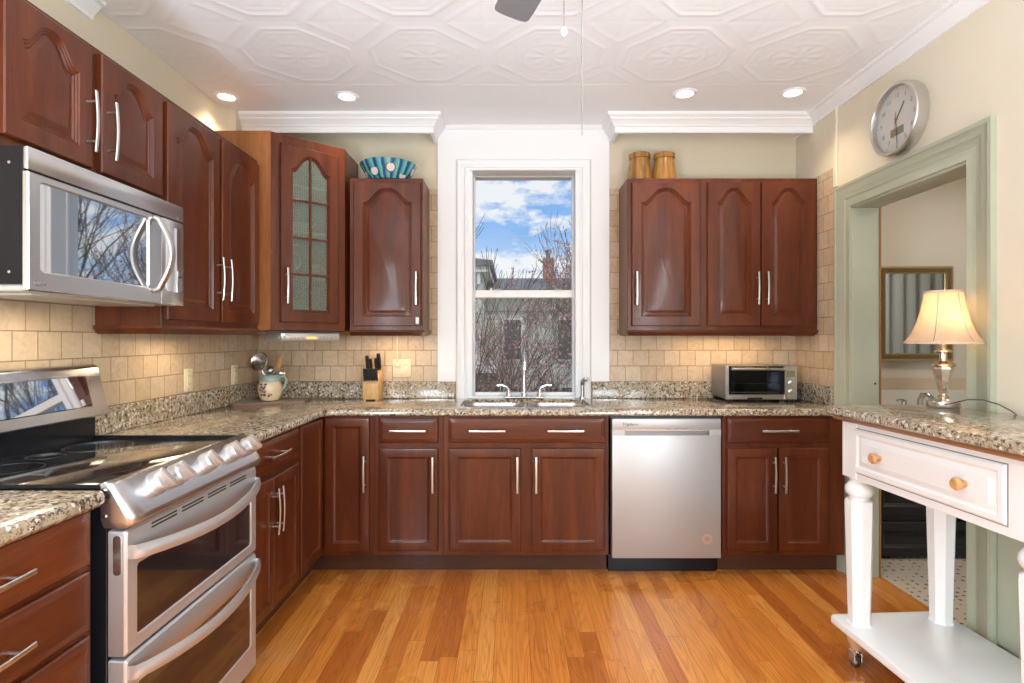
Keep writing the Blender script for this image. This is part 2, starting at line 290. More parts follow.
# ---------------------------------------------------------------- mesh helpers
class MB:
    def __init__(s): s.bm = bmesh.new()
    def box(s, a, b, bev=0, seg=1, M=None):
        r = bmesh.ops.create_cube(s.bm, size=1); vs = r['verts']
        c = [(a[i]+b[i])/2 for i in range(3)]; d = [abs(b[i]-a[i]) for i in range(3)]
        for v in vs: v.co = Vector([v.co[i]*d[i]+c[i] for i in range(3)])
        if bev:
            es = list({e for v in vs for e in v.link_edges})
            r2 = bmesh.ops.bevel(s.bm, geom=es, offset=min(bev, min(d)*.45), segments=seg, affect='EDGES', profile=.5)
            vs = list({v for f in r2['faces'] for v in f.verts} | {v for v in vs if v.is_valid})
        if M: bmesh.ops.transform(s.bm, matrix=M, verts=vs)
        return s
    def rings(s, R, cap0=True, cap1=True, closed=True, loop=False):
        V = [[s.bm.verts.new(p) for p in r] for r in R]; n = len(V[0])
        prs = list(zip(V[:-1], V[1:])) + ([(V[-1], V[0])] if loop else [])
        for a, b in prs:
            for i in range(n if closed else n-1):
                j = (i+1) % n
                try: s.bm.faces.new((a[i], a[j], b[j], b[i]))
                except ValueError: pass
        if not loop:
            if cap0: s.bm.faces.new(V[0][::-1])
            if cap1: s.bm.faces.new(V[-1])
        return s
    def lathe(s, prof, n=24, c=(0, 0, 0), cap=True, M=None, ph=0):
        R = []
        for r, z in prof:
            ring = [Vector((c[0]+max(r, 1e-4)*math.cos(2*PI*i/n+ph), c[1]+max(r, 1e-4)*math.sin(2*PI*i/n+ph), c[2]+z)) for i in range(n)]
            if M: ring = [M @ p for p in ring]
            R.append(ring)
        return s.rings(R, cap, cap)
    def tube(s, pts, r, n=8, flat=1.0, up=None, cap=True):
        pts = [Vector(p) for p in pts]; rs = r if isinstance(r, (list, tuple)) else [r]*len(pts); R = []; prev = None
        for i, p in enumerate(pts):
            t = (pts[min(i+1, len(pts)-1)]-pts[max(i-1, 0)]).normalized()
            if prev is None:
                u = Vector(up) if up else (Vector((0, 0, 1)) if abs(t.z) < .9 else Vector((1, 0, 0)))
                u = (u - t*u.dot(t)).normalized()
            else:
                u = (prev - t*prev.dot(t)); u = u.normalized() if u.length > 1e-6 else t.orthogonal().normalized()
            prev = u; v = t.cross(u)
            R.append([p+u*rs[i]*flat*math.cos(2*PI*k/n)+v*rs[i]*math.sin(2*PI*k/n) for k in range(n)])
        return s.rings(R, cap, cap)
    def sweep(s, path, prof, A=Vector((1, 0, 0)), B=Vector((0, 1, 0)), Nn=Vector((0, 0, 1)), O=Vector((0, 0, 0)), closed=False):
        """path: 2-d points in plane (A,B); prof: (offset to the left of travel, along Nn), closed loop"""
        P = [Vector((p[0], p[1])) for p in path]; R = []; n = len(P)
        for i in range(n):
            d0 = (P[i]-P[i-1]).normalized() if (i > 0 or closed) else None
            d1 = (P[(i+1) % n]-P[i]).normalized() if (i < n-1 or closed) else None
            if d0 is None: d0 = d1
            if d1 is None: d1 = d0
            n0 = Vector((-d0.y, d0.x)); n1 = Vector((-d1.y, d1.x)); mm = (n0+n1); mm = mm/ max(mm.dot(n0), 1e-6)
            ring = []
            for o, h in prof:
                q = P[i]+mm*o; ring.append(O+A*q.x+B*q.y+Nn*h)
            R.append(ring)
        return s.rings(R, not closed, not closed, loop=closed)
    def prism(s, poly, z0, z1, axis='z'):
        def mk(p, z):
            return Vector((p[0], p[1], z)) if axis == 'z' else (Vector((z, p[0], p[1])) if axis == 'x' else Vector((p[0], z, p[1])))
        return s.rings([[mk(p, z0) for p in poly], [mk(p, z1) for p in poly]])
    def build(s, name, mat, parent=None, loc=(0, 0, 0), rot=(0, 0, 0), ang=32, norm=True, bevel=0, kind=None, label=None):
        if bevel:
            bmesh.ops.recalc_face_normals(s.bm, faces=s.bm.faces)
            es = [e for e in s.bm.edges if len(e.link_faces) == 2 and e.calc_face_angle(0) > .6]
            bmesh.ops.bevel(s.bm, geom=es, offset=bevel, segments=2, affect='EDGES', profile=.5, clamp_overlap=True)
        if norm: bmesh.ops.recalc_face_normals(s.bm, faces=s.bm.faces)
        for f in s.bm.faces: f.smooth = True
        for e in s.bm.edges:
            if len(e.link_faces) == 2 and e.calc_face_angle(0) > math.radians(ang): e.smooth = False
        me = bpy.data.meshes.new(name); s.bm.to_mesh(me); s.bm.free(); me.materials.append(MATS[mat])
        o = bpy.data.objects.new(name, me); C.objects.link(o); o.location = loc; o.rotation_euler = rot
        if parent: o.parent = parent
        if kind: o['kind'] = kind
        if label: o['label'] = label
        return o
def tag(o, label, cat, group=None, kind=None):
    o['label'] = label; o['category'] = cat
    if group: o['group'] = group
    if kind: o['kind'] = kind
    return o
def thing(name, label, cat, loc=(0, 0, 0), rz=0, group=None):
    o = bpy.data.objects.new(name, None); C.objects.link(o); o.location = loc; o.rotation_euler = (0, 0, rz); o.empty_display_size = .1
    return tag(o, label, cat, group)
def struct(mb, name, mat, parent=None, **k):
    o = mb.build(name, mat, parent, **k)
    if parent is None: o['kind'] = 'structure'
    return o
def copy_tree(o, parent=None):
    c = o.copy(); C.objects.link(c)
    if parent: c.parent = parent
    for ch in [x for x in bpy.data.objects if x.parent == o]: copy_tree(ch, c)
    return c
def text(s, size, name, mat, parent, loc, rot, align='CENTER', ext=.0004):
    cu = bpy.data.curves.new('t', 'FONT'); cu.body = s; cu.size = size; cu.extrude = ext; cu.align_x = align; cu.align_y = 'CENTER'
    o = bpy.data.objects.new('t', cu); C.objects.link(o); dg = bpy.context.evaluated_depsgraph_get()
    me = bpy.data.meshes.new_from_object(o.evaluated_get(dg)); bpy.data.objects.remove(o)
    me.materials.clear(); me.materials.append(MATS[mat])
    r = bpy.data.objects.new(name, me); C.objects.link(r); r.parent = parent; r.location = loc; r.rotation_euler = rot; return r
def rrect(x0, y0, x1, y1, r, k=5):
    P = []
    for cx, cy, a in ((x1-r, y0+r, -PI/2), (x1-r, y1-r, 0), (x0+r, y1-r, PI/2), (x0+r, y0+r, PI)):
        for i in range(k+1): P.append((cx+r*math.cos(a+PI/2*i/k), cy+r*math.sin(a+PI/2*i/k)))
    return P

# panel door: local x 0..w, z 0..h, back at y=0, front at y=-t
def bell(u): return .5*(1+math.cos(PI*min(1, abs(u)/.93)**1.4))
def outline(l, r, b, top, nb=6, ns=6, ntp=28):
    P = []
    for i in range(nb): P.append((l+(r-l)*i/nb, b))
    zr = top(r); zl = top(l)
    for i in range(ns): P.append((r, b+(zr-b)*i/ns))
    for i in range(ntp):
        x = r+(l-r)*i/ntp; P.append((x, top(x)))
    for i in range(ns): P.append((l, zl+(b-zl)*i/ns))
    return P
def door_mb(w, h, arch=0.0, fr=.056, ft=None, t=.02, open_=False, slab=False, flat=False):
    if ft is None: ft = .034 if arch else fr
    mb = MB()
    def outer(e, y): return [Vector((x, y, z)) for x, z in outline(e, w-e, e, lambda x: h-e)]
    def inner(e, y):
        hw = w/2-fr-e
        return [Vector((x, y, z)) for x, z in outline(fr+e, w-fr-e, fr+e, lambda x: h-ft-e-arch*(1-bell((x-w/2)/hw)))]
    if slab:
        fr = ft = .018
        R = [outer(0, 0), outer(0, -t+.008), outer(.004, -t+.004), inner(-.004, -t+.002), inner(0, -t+.0005), inner(.006, -t)]
        return mb.rings(R)
    if flat: return mb.rings([outer(0, 0), outer(0, -t+.005), outer(.003, -t+.001), outer(.007, -t), inner(0, -t), inner(.002, -t+.003), inner(.006, -t+.004), inner(.014, -t+.009), inner(.016, -t+.009)])
    R = [outer(0, 0), outer(0, -t+.004), outer(.004, -t), inner(0, -t), inner(.003, -t+.004), inner(.006, -t+.0035), inner(.010, -t+.008), inner(.014, -t+.0075), inner(.018, -t+.012)]
    if open_:
        R.append(inner(.018, 0)); return mb.rings(R, loop=True)
    R += [inner(.024, -t+.012), inner(.036, -t+.0065), inner(.040, -t+.006)]
    return mb.rings(R)
def handle_mb(L=.196, post=.064):
    mb = MB(); n = 9
    pts = [(0, -.030-.006*math.cos(PI*(i/(n-1)-.5)), -L/2+L*i/(n-1)) for i in range(n)]
    mb.tube(pts, .0062, 8, flat=.55, up=(0, 1, 0))
    for s in (-1, 1): mb.tube([(0, .0, s*post), (0, -.033, s*post)], .0042, 8)
    return mb
def add_handle(parent, x, z, horizontal=False, L=.196, t=.02):
    return handle_mb(L).build('handle', 'nickel', parent, (x, -t, z), (0, PI/2 if horizontal else 0, 0))
def add_door(root, x, z, w, h, arch=0, hx=None, hz=None, mat='cherry', name='door', y=0, **k):
    if not arch: k.setdefault('fr', .046); k['flat'] = True
    d = door_mb(w, h, arch, **k).build(name, mat, root, (x, y, z))
    if hx is not None: add_handle(d, hx, hz)
    return d
def add_drawer(root, x, z, w, h, hxs=None, L=.196, name='drawer'):
    d = door_mb(w, h, slab=True).build(name, 'cherry_h', root, (x, 0, z))
    for hx in (hxs if hxs is not None else [w/2]): add_handle(d, hx, h/2, True, L)
    return d

# ================================================================ STRUCTURE
XL, XLU, XR, YB, ZC = -1.65, -1.73, 1.85, 3.65, 2.677
YR = -2.8
# floors
struct(MB().box((XLU-.1, YR-.1, -.05), (2.015, YB+.1, 0)), 'floor', 'oak_floor')
struct(MB().box((2.015, 1.4, -.05), (4.7, 4.0, 0.001)), 'floor', 'mosaic')
# ceiling: embossed panels over the kitchen, plain margin
def ceil_h(x, y):
    a = ((x-.49)/.611) % 1.0 - .5; b = ((y-3.04)/.605) % 1.0 - .5
    h = 0; A, B = abs(a), abs(b)
    e = max(A, B)
    if e > .488: h -= .0015
    d = max(A, B, (A+B)/1.32)
    def ridge(v, c, wd, ht): return ht*max(0, 1-((v-c)/wd)**2)
    h += ridge(d, .41, .022, .007)+ridge(d, .355, .012, .004)
    if (A+B)/1.32 > .45: h += ridge((A+B), .72, .03, .004)
    r = math.hypot(a, b*1.25); th = math.atan2(b, a)
    h += ridge(r, .24, .014, .004)
    if r < .22: h += .003*(1+math.cos(8*th))*math.sin(PI*r/.22)+ridge(r, .0, .05, .005)
    elif d < .33 and r > .26: h += .0022*max(0, math.sin(40*a)*math.sin(40*b))
    return h
mb = MB(); nx, ny = 330, 170; x0, x1, y0, y1 = XLU-.02, XR+.05, 1.22, 3.04
G = [[mb.bm.verts.new((x0+(x1-x0)*i/nx, y0+(y1-y0)*j/ny, ZC-.48*ceil_h(x0+(x1-x0)*i/nx, y0+(y1-y0)*j/ny))) for i in range(nx+1)] for j in range(ny+1)]
for j in range(ny):
    for i in range(nx): mb.bm.faces.new((G[j][i], G[j+1][i], G[j+1][i+1], G[j][i+1]))
for e in mb.bm.edges: pass
ce = struct(mb, 'ceiling', 'ceiling_white', norm=False, ang=80)
mb = MB(); mb.box((XLU-.1, 3.04, ZC), (2.0, YB+.1, ZC+.1)); mb.box((XLU-.1, YR-.1, ZC), (2.0, 1.22, ZC+.1)); mb.box((XLU-.1, 1.2, ZC+.02), (2.0, 3.06, ZC+.1))
mb.build('ceiling_border', 'ceiling_white', ce)
# left wall: furred lower part behind the tiles, upper plaster with a rounded corner
mb = MB(); mb.box((XLU-.12, -.45, 0), (XLU, YB+.1, ZC)).box((XLU-.12, YR, 0), (XLU, -1.95, ZC)).box((XLU-.12, -1.95, 0), (XLU, -.45, .8)).box((XLU-.12, -1.95, 2.2), (XLU, -.45, ZC))
arc = [(XLU, 3.20)]+[(XLU+.07*(1-math.cos(a)), 3.20+.17*math.sin(a)) for a in [PI/2*i/8 for i in range(1, 9)]]+[(XLU+.072, YB), (XLU-.01, YB)]
mb.prism(arc, 2.1, ZC)
wl = struct(mb, 'wall_left', 'cream')
MB().box((XLU, .3, 0), (XL, YB, 2.15)).build('tile_backsplash', 'tile_y', wl)
# back wall with window opening
WX0, WX1, WZ0, WZ1 = -.30, .455, .90, 2.42
mb = MB(); mb.box((XLU-.1, YB, -.05), (WX0, YB+.22, ZC)).box((WX1, YB, -.05), (2.0, YB+.22, ZC)).box((WX0, YB, WZ1), (WX1, YB+.22, ZC)).box((WX0, YB, -.05), (WX1, YB+.22, WZ0))
wb = struct(mb, 'wall_back', 'cream')
MB().box((XL, YB-.008, 1.0), (-.482, YB+.001, 2.275), .003).box((.632, YB-.008, 1.0), (XR, YB+.001, 2.275), .003).build('tile_backsplash', 'tile_x', wb)
# right wall with doorway
DY0, DY1, DZ = 2.265, 3.05, 2.02
mb = MB(); mb.box((XR, DY1, 0), (2.0, YB, ZC)).box((XR, DY0, DZ), (2.0, DY1, ZC)).box((XR, -.45, .95), (2.0, DY0, ZC)).box((XR+.02, YR, 0), (2.0, DY0, .8)).box((XR, -.45, .8), (2.0, DY0, .95)).box((XR, YR, .8), (2.0, -1.95, ZC)).box((XR, -1.95, 2.2), (2.0, -.45, ZC))
wr = struct(mb, 'wall_right', 'cream_right')
MB().box((XR-.008, 3.19, 1.0), (XR+.001, YB, 2.28), .003).build('tile_backsplash', 'tile_y', wr)
MB().box((XR-.012, 3.175, 2.16), (XR+.001, 3.21, 2.61), .004).build('corner_bead', 'cream_right', wr)
# wainscot
mb = MB(); mb.box((XR-.004, YR, .91), (XR+.02, 2.16, .95), .005)
mb.box((XR+.004, YR, 0), (XR+.02, 2.16, .91))
mb.box((XR-.002, 1.98, .0), (XR+.01, 2.135, .92), .003); mb.box((XR-.002, .2, .0), (XR+.01, 2.16, .14), .004); mb.box((XR-.002, .2, .80), (XR+.01, 2.16, .92), .004); mb.box((XR-.002, 1.02, .1), (XR+.01, 1.14, .9), .003)
mb.sweep([(1.98, .14), (1.98, .80), (1.14, .80), (1.14, .14)], [(0, 0), (.012, 0), (.022, -.012), (.035, -.014), (.035, -.02), (0, -.02)], Vector((0, 1, 0)), Vector((0, 0, 1)), Vector((-1, 0, 0))*-1, Vector((XR, 0, 0)), closed=True)
mb.build('wainscot_panel', 'sage', wr)
# plain rear wall; unseen window frames added in both side walls around the fill panels
struct(MB().box((XLU-.12, YR-.12, 0), (2.0, YR, ZC)), 'wall_rear', 'cream_right')
for k, xw, sg in ((2, XLU, 1), (3, XR, -1)):
    mb = MB()
    for q in ((-2.05, .7, -.35, .8), (-2.05, 2.2, -.35, 2.3), (-2.05, .8, -1.95, 2.2), (-.45, .8, -.35, 2.2)): mb.box((xw, q[0], q[1]), (xw+sg*.025, q[2], q[3]), .004)
    mb.box((xw-sg*.04, -1.95, 1.47), (xw-sg*.0, -.45, 1.53)); struct(mb, 'window_%d' % k, 'trim_white')
# valances / crown
prof = [(0, 2.566), (.022, 2.566), (.022, 2.602), (.030, 2.605), (.030, 2.612), (.040, 2.620), (.052, 2.638), (.056, 2.640), (.056, 2.647), (.068, 2.659), (.073, 2.662), (.073, ZC), (0, ZC)]
YV = 3.465
def lp(pr, sgn=-1): return [(sgn*o, z) for o, z in pr]
mb = MB(); mb.sweep([(-1.67, YV), (-.505, YV), (-.505, YB)], lp(prof)); struct(mb, 'trim_1', 'trim_white')
mb = MB(); mb.sweep([(XR, YV), (.655, YV), (.655, YB)], lp(prof, 1)); struct(mb, 'trim_2', 'trim_white')
cp = [(0, 2.605), (.010, 2.607), (.012, 2.620), (.030, 2.640), (.045, 2.660), (.062, 2.664), (.065, ZC), (0, ZC)]
mb = MB(); mb.sweep([(XR, YR), (XR, YB)], cp); struct(mb, 'trim_3', 'trim_white')
mb = MB(); mb.sweep([(-.505+.05, YB-.02), (.655-.05, YB-.02)], lp([(0, 2.655), (.006, 2.655), (.02, 2.668), (.026, ZC), (0, ZC)])); struct(mb, 'trim_4', 'trim_white')
# left crown stub near the fan end of the room
mb = MB(); mb.sweep([(XLU, YR), (XLU, 2.30)], lp(cp)); struct(mb, 'trim_5', 'trim_white')
# window: surround board, casing, frame, sashes
mb = MB(); yw = YB-.02
mb.box((-.482, yw, 1.022), (-.3625, YB, ZC)).box((.512, yw, 1.022), (.632, YB, ZC)).box((-.3625, yw, 2.46), (.512, YB, ZC)).box((-.3625, yw, .914), (-.29, YB, 2.46)).box((.445, yw, .914), (.512, YB, 2.46)).box((-.29, yw, 2.40), (.445, YB, 2.46))
w1 = struct(mb, 'window_1', 'trim_white')
cprof = [(0, -.0), (0, .010), (.012, .022), (.022, .020), (.030, .014), (.052, .016), (.062, .024), (.072, .020), (.076, 0)]
mb = MB(); mb.sweep([(.512, .914), (.512, 2.46), (-.3625, 2.46), (-.3625, .914)], cprof, Vector((1, 0, 0)), Vector((0, 0, 1)), Vector((0, -1, 0)), Vector((0, yw, 0)))
mb.build('casing', 'trim_white', w1)
mb = MB()
for a, b in ((( -.30, YB-.03, .914), (-.255, YB+.20, 2.39)), ((.41, YB-.03, .914), (.455, YB+.20, 2.39))): mb.box(a, b, .003)
mb.box((-.30, YB-.03, 2.385), (.455, YB+.2, 2.47), .003); mb.box((-.30, YB-.01, .905), (.455, YB+.2, .925), .003)
mb.build('jamb', 'trim_white', w1)
def sash(name, x0, z0, x1, z1, y, st, bt, tp):
    m = MB(); m.box((x0, y, z0), (x0+st, y+.035, z1), .003).box((x1-st, y, z0), (x1, y+.035, z1), .003).box((x0+st, y, z0), (x1-st, y+.035, z0+bt), .003).box((x0+st, y, z1-tp), (x1-st, y+.035, z1), .003)
    s = m.build(name, 'trim_white', w1)
    MB().box((x0+st-.003, y+.012, z0+bt-.003), (x1-st+.003, y+.016, z1-tp+.003)).build('pane', 'window_glass', s)
    return s
# sash planes sit 8 and 12 cm behind the wall face
sash('lower_sash', -.262, .925, .417, 1.62, YB+.05, .018, .02, .05)
sash('upper_sash', -.262, 1.57, .417, 2.40, YB+.095, .016, .05, .018)
mb = MB()
for x in (-.12, .28): mb.box((x, YB+.035, 1.62), (x+.05, YB+.05, 1.628), .002)
mb.build('sash_lock', 'chain', w1)
# door casing in sage
dprof = [(0, 0), (0, .020), (-.018, .020), (-.030, .013), (-.052, .013), (-.060, .020), (-.085, .022), (-.095, .030), (-.125, .032), (-.132, .038), (-.15, .038), (-.15, 0)]
mb = MB(); mb.sweep([(DY0, 0), (DY0, DZ), (DY1, DZ), (DY1, 0)], [(-o*.86, h*.65) for o, h in dprof], Vector((0, 1, 0)), Vector((0, 0, 1)), Vector((-1, 0, 0)), Vector((XR, 0, 0)))
d1 = struct(mb, 'door_1', 'sage')
mb = MB(); mb.box((XR-.003, DY1-.012, 0), (1.992, DY1+.01, DZ), .002).box((XR-.003, DY0-.01, 0), (1.992, DY0+.012, DZ), .002).box((XR-.003, DY0, DZ-.012), (1.992, DY1, DZ+.01), .002)
mb.build('jamb', 'sage', d1)
MB().box((1.992, DY1-.014, 0), (2.002, DY1+.01, DZ)).build('jamb_edge', 'jamb_edge', d1)
mb = MB(); mb.lathe([(.006, 0), (.006, .002), (.002, .003)], 12, M=Matrix.Translation((1.97, DY1-.012, 1.055)) @ Matrix.Rotation(PI/2, 4, 'X')); mb.build('strike_hole', 'ink', d1)

# bathroom shell
mb = MB(); mb.box((2.0, 3.80, 0), (4.7, 3.9, 2.6)).box((4.6, 1.5, 0), (4.7, 3.9, 2.6)).box((2.0, 1.4, 0), (4.7, 1.5, 2.6)).box((2.0, YR, 0), (2.02, DY0, 2.6)).box((2.0, DY1, 0), (2.003, 3.8, 2.6)).box((2.0, DY0, DZ), (2.02, DY1, 2.6))
bw = struct(mb, 'wall_bathroom', 'bath_wall')
struct(MB().box((2.0, 1.4, 2.55), (4.7, 3.9, 2.65)), 'ceiling', 'ceiling_white')
mb = MB(); mb.box((2.0, 3.785, .955), (4.6, 3.801, 1.035), .002); mb.build('tile_band', 'marble_band', bw)
MB().box((2.0, 3.78, .0), (4.6, 3.80, .955)).build('wall_marble', 'marble', bw)
light('AREA', 'bathroom_fill_light', (2.9, 2.75, 2.53), 17, (1, .94, .84), (0, 0, 0), size=.5)  # unseen fill added to light the bathroom

# ================================================================ BASE CABINETS
YF = 3.075   # cabinet face plane, back run
def base_cab(name, label, loc, rz, w, depth=.56, toe=True, group=None):
    r = thing(name, label, 'cabinet', loc, rz, group)
    mb = MB(); mb.box((0, 0, .11), (w, depth, .876), .002); mb.build('body', 'cherry', r)
    MB().box((0, .075, 0), (w, depth, .112)).build('toe_kick', 'toe', r)
    return r
# corner (lazy susan): L-shaped body with two leaves
r = thing('corner_base_cabinet', 'cherry corner base cabinet with two doors meeting in the inner corner left of the window', 'cabinet', (0, 0, 0))
XFL = -1.045
mb = MB(); mb.prism([(XFL, 2.72), (XFL, YF), (-.755, YF), (-.755, YB-.01), (XL+.01, YB-.01), (XL+.01, 2.72)], .11, .876); mb.build('body', 'cherry', r)
mb = MB(); mb.prism([(XFL-.075, 2.72), (XFL-.075, YF+.075), (-.755, YF+.075), (-.755, YB-.02), (XL+.02, YB-.02), (XL+.02, 2.72)], 0, .112); mb.build('toe_kick', 'toe', r)
d = door_mb(.245, .73, fr=.046, flat=True).build('door', 'cherry', r, (-1.025, YF, .135)); add_handle(d, .222, .43)
door_mb(.305, .73, fr=.046, flat=True).build('door', 'cherry', r, (XFL, 2.735, .135), (0, 0, PI/2))
# narrow drawer base, sink base, right base
r = base_cab('base_cabinet', 'narrow cherry base cabinet with one drawer over one door, left of the sink cabinet', (-.755, YF, 0), 0, .378)
add_drawer(r, .028, .73, .323, .136); add_door(r, .028, .138, .323, .562, hx=.297, hz=.422)
r = base_cab('sink_base_cabinet', 'wide cherry base cabinet under the sink with a long false drawer front', (-.377, YF, 0), 0, .908)
add_drawer(r, .031, .73, .853, .136, [.212, .637]); add_door(r, .031, .138, .394, .562, hx=.375, hz=.422); add_door(r, .486, .138, .397, .562, hx=.022, hz=.422)
r = base_cab('base_cabinet', 'cherry base cabinet with one drawer over two doors, below the toaster oven', (1.153, YF, 0), 0, .672)
add_drawer(r, .022, .73, .556, .136); add_door(r, .022, .138, .274, .562, hx=.250, hz=.422); add_door(r, .304, .138, .274, .562, hx=.024, hz=.422)
# left run
r = base_cab('base_cabinet', 'cherry base cabinet with one drawer over two doors, between stove and corner', (XFL, 2.145, 0), PI/2, .575)
add_drawer(r, .012, .73, .545, .136); add_door(r, .012, .138, .256, .562, hx=.236, hz=.422); add_door(r, .272, .138, .285, .562, hx=.022, hz=.422)
r = base_cab('drawer_base_cabinet', 'cherry base cabinet with stacked drawers in the near left corner of the photo', (XFL, .765, 0), PI/2, .625)
for z, h in ((.745, .134), (.588, .142), (.36, .213), (.135, .21)): add_drawer(r, .012, z, .592, h)

# ================================================================ COUNTERTOPS
def slab(mb, outer, holes, z0, z1, r=.010):
    def inset(poly, d):
        n = len(poly); out = []
        for i in range(n):
            p0, p1, p2 = Vector(poly[i-1]), Vector(poly[i]), Vector(poly[(i+1) % n])
            a = (p1-p0).normalized(); b = (p2-p1).normalized(); n0 = Vector((-a.y, a.x)); n1 = Vector((-b.y, b.x)); m = n0+n1; m = m/max(m.dot(n0), .2)
            out.append(p1+m*d)
        return out
    bm = mb.bm; L = []
    for d, z in ((r, z1), (r*.3, z1-r*.3), (0, z1-r), (0, z0+r*.6), (r*.6, z0)):
        L.append([bm.verts.new((p[0], p[1], z)) for p in inset(outer, d)])
    n = len(outer)
    for a, b in zip(L[:-1], L[1:]):
        for i in range(n): bm.faces.new((a[i], a[(i+1) % n], b[(i+1) % n], b[i]))
    HT = []; HB = []
    for h in holes:
        t = [bm.verts.new((p[0], p[1], z1)) for p in h]; b = [bm.verts.new((p[0], p[1], z0)) for p in h]; k = len(h)
        for i in range(k): bm.faces.new((t[i], t[(i+1) % k], b[(i+1) % k], b[i]))
        HT.append(t); HB.append(b)
    for loop0, hs in ((L[0], HT), (L[-1], HB)):
        es = []
        for lp_ in [loop0]+hs:
            for i in range(len(lp_)):
                e = bm.edges.get((lp_[i], lp_[(i+1) % len(lp_)])) or bm.edges.new((lp_[i], lp_[(i+1) % len(lp_)])); es.append(e)
        bmesh.ops.triangle_fill(bm, use_beauty=True, use_dissolve=False, edges=es)
    return mb
ct = thing('countertop', 'long L shaped speckled granite worktop running under the window with the sink in it', 'countertop')
rc = .07; arcp = [(-1.02-rc+0+rc-0, 0)]
inner_arc = [(-1.02+rc*(1-math.cos(a))-0, 3.05-rc*(1-math.sin(a))) for a in [PI/2*i/6 for i in range(7)]]
outer = [(XL, 2.142)]+[(-1.02, 2.142)]+inner_arc+[(1.825, 3.05), (1.825, 3.19), (XR, 3.19), (XR, YB), (XL, YB)]
sink_hole = rrect(-.30, 3.15, .455, 3.56, .09)
slab(MB(), outer, [sink_hole], .878, .914).build('slab', 'granite', ct)
for a_, b_ in (((XL, YB-.024, .9135), (-.368, YB-.006, 1.022)), ((.518, YB-.024, .9135), (XR-.002, YB-.006, 1.022)), ((XL, 2.16, .9135), (XL+.020, YB-.024, 1.022)), ((XR-.022, 3.2, .9135), (XR-.006, YB-.024, 1.022))): MB().box(a_, b_, .003).build('upstand', 'granite', ct)
c2 = thing('countertop', 'short speckled granite worktop over the drawers in the near left corner', 'countertop')
slab(MB(), [(XL, .75), (-1.008, .75)]+[(-1.008-.02*(1-math.cos(a)), 1.38+.02*math.sin(a)) for a in [PI/2*i/4 for i in range(5)]]+[(XL, 1.40)], [], .884, .922, .014).build('slab', 'granite', c2)

# sink
sk = thing('sink', 'double bowl stainless steel sink set under the granite below the window', 'sink', (.0775, 3.355, .894))
mb = MB()
for x0, x1 in ((-.37, .0), (.03, .37)):
    R = []
    for e, z in ((-.008, -.001), (0, -.002), (.004, -.03), (.012, -.16), (.04, -.175), (.12, -.178)):
        R.append([Vector((p[0], p[1], z)) for p in rrect(x0+e, -.198+e, x1-e, .198-e, max(.09-e, .02))])
    mb.rings(R, False, True)
mb.box((-.006, -.19, -.03), (.036, .19, -.012), .004)
mb.build('basin', 'steel', sk)
for x in (-.185, .2): MB().lathe([(.035, -.176), (.042, -.1755), (.042, -.173), (.03, -.172), (.0, -.1755)], 20, (x, 0, 0)).build('drain', 'chrome', sk)
# faucet
fa = thing('faucet', 'chrome two handle kitchen faucet with tall spout behind the sink', 'faucet', (.078, 3.605, .914))
MB().box((-.125, -.026, 0), (.125, .026, .016), .008, 3).build('deck_plate', 'chrome', fa)
sp = [(0, 0, .016), (0, 0, .12), (0, 0, .22)]+[(0, -.075+.075*math.cos(a), .22+.07*math.sin(a)) for a in [PI*i/10 for i in range(1, 11)]]+[(0, -.15, .19)]
MB().tube(sp, [.018, .016, .015]+[.0145]*11, 12).lathe([(.022, .014), (.020, .035), (.015, .045)], 16).build('spout', 'chrome', fa)
for s in (-1, 1):
    MB().lathe([(.022, .012), (.019, .03), (.013, .045), (.012, .058), (.009, .066), (.001, .068)], 16, (s*.1, 0, 0)).tube([(s*.1, 0, .055), (s*.115, -.005, .075), (s*.145, -.012, .088), (s*.175, -.02, .086)], [.013, .012, .010, .008], 10, flat=.7).build('lever', 'chrome', fa)
sy = thing('side_sprayer', 'small chrome side sprayer right of the faucet', 'sprayer', (.452, 3.60, .914))
MB().lathe([(.022, 0), (.020, .012), (.013, .02), (.012, .07), (.013, .1)], 16).tube([(0, 0, .09), (.002, -.004, .11), (.012, -.012, .122), (.032, -.02, .126)], [.015, .015, .014, .012], 12).build('wand', 'chrome', sy)

# ================================================================ UPPER CABINETS
ZT = 2.265; ZB = 1.345
rail = [(0, 0.0), (-.012, 0), (-.006, .012), (.004, .020), (.008, .030), (0, .030)]
def upper(name, label, loc, rz, w, zb=ZB, zt=ZT, depth=.30, sides=(True, True), rail_on=True):
    r = thing(name, label, 'cabinet', loc, rz)
    MB().box((0, 0, zb-loc[2]), (w, depth, zt-loc[2]), .002).build('body', 'cherry', r)
    if rail_on:
        path = []
        if sides[0]: path += [(0, depth)]
        path += [(0, 0), (w, 0)]
        if sides[1]: path += [(w, depth)]
        pr = [(o-.0, z) for o, z in [(-.03, 0), (-.014, 0), (-.002, .012), (.008, .022), (.010, .034), (-.03, .034)]]
        mb = MB(); mb.sweep(path, [(-o, zb-loc[2]-.028+z) for o, z in pr]); mb.build('light_rail', 'cherry_h', r)
    return r
YU = 3.375
def zr(z): return z-ZB
r = upper('wall_cabinet', 'cherry wall cabinet with three arched doors right of the window', (.695, YU, ZB), 0, 1.144, depth=.265, sides=(True, True))
add_door(r, .024, .03, .41, .862, .085, hx=.025, hz=.225); add_door(r, .478, .03, .318, .862, .083, hx=.295, hz=.225); add_door(r, .803, .03, .322, .862, .083, hx=.027, hz=.225)
for x, dx in ((.024, 0),):  pass
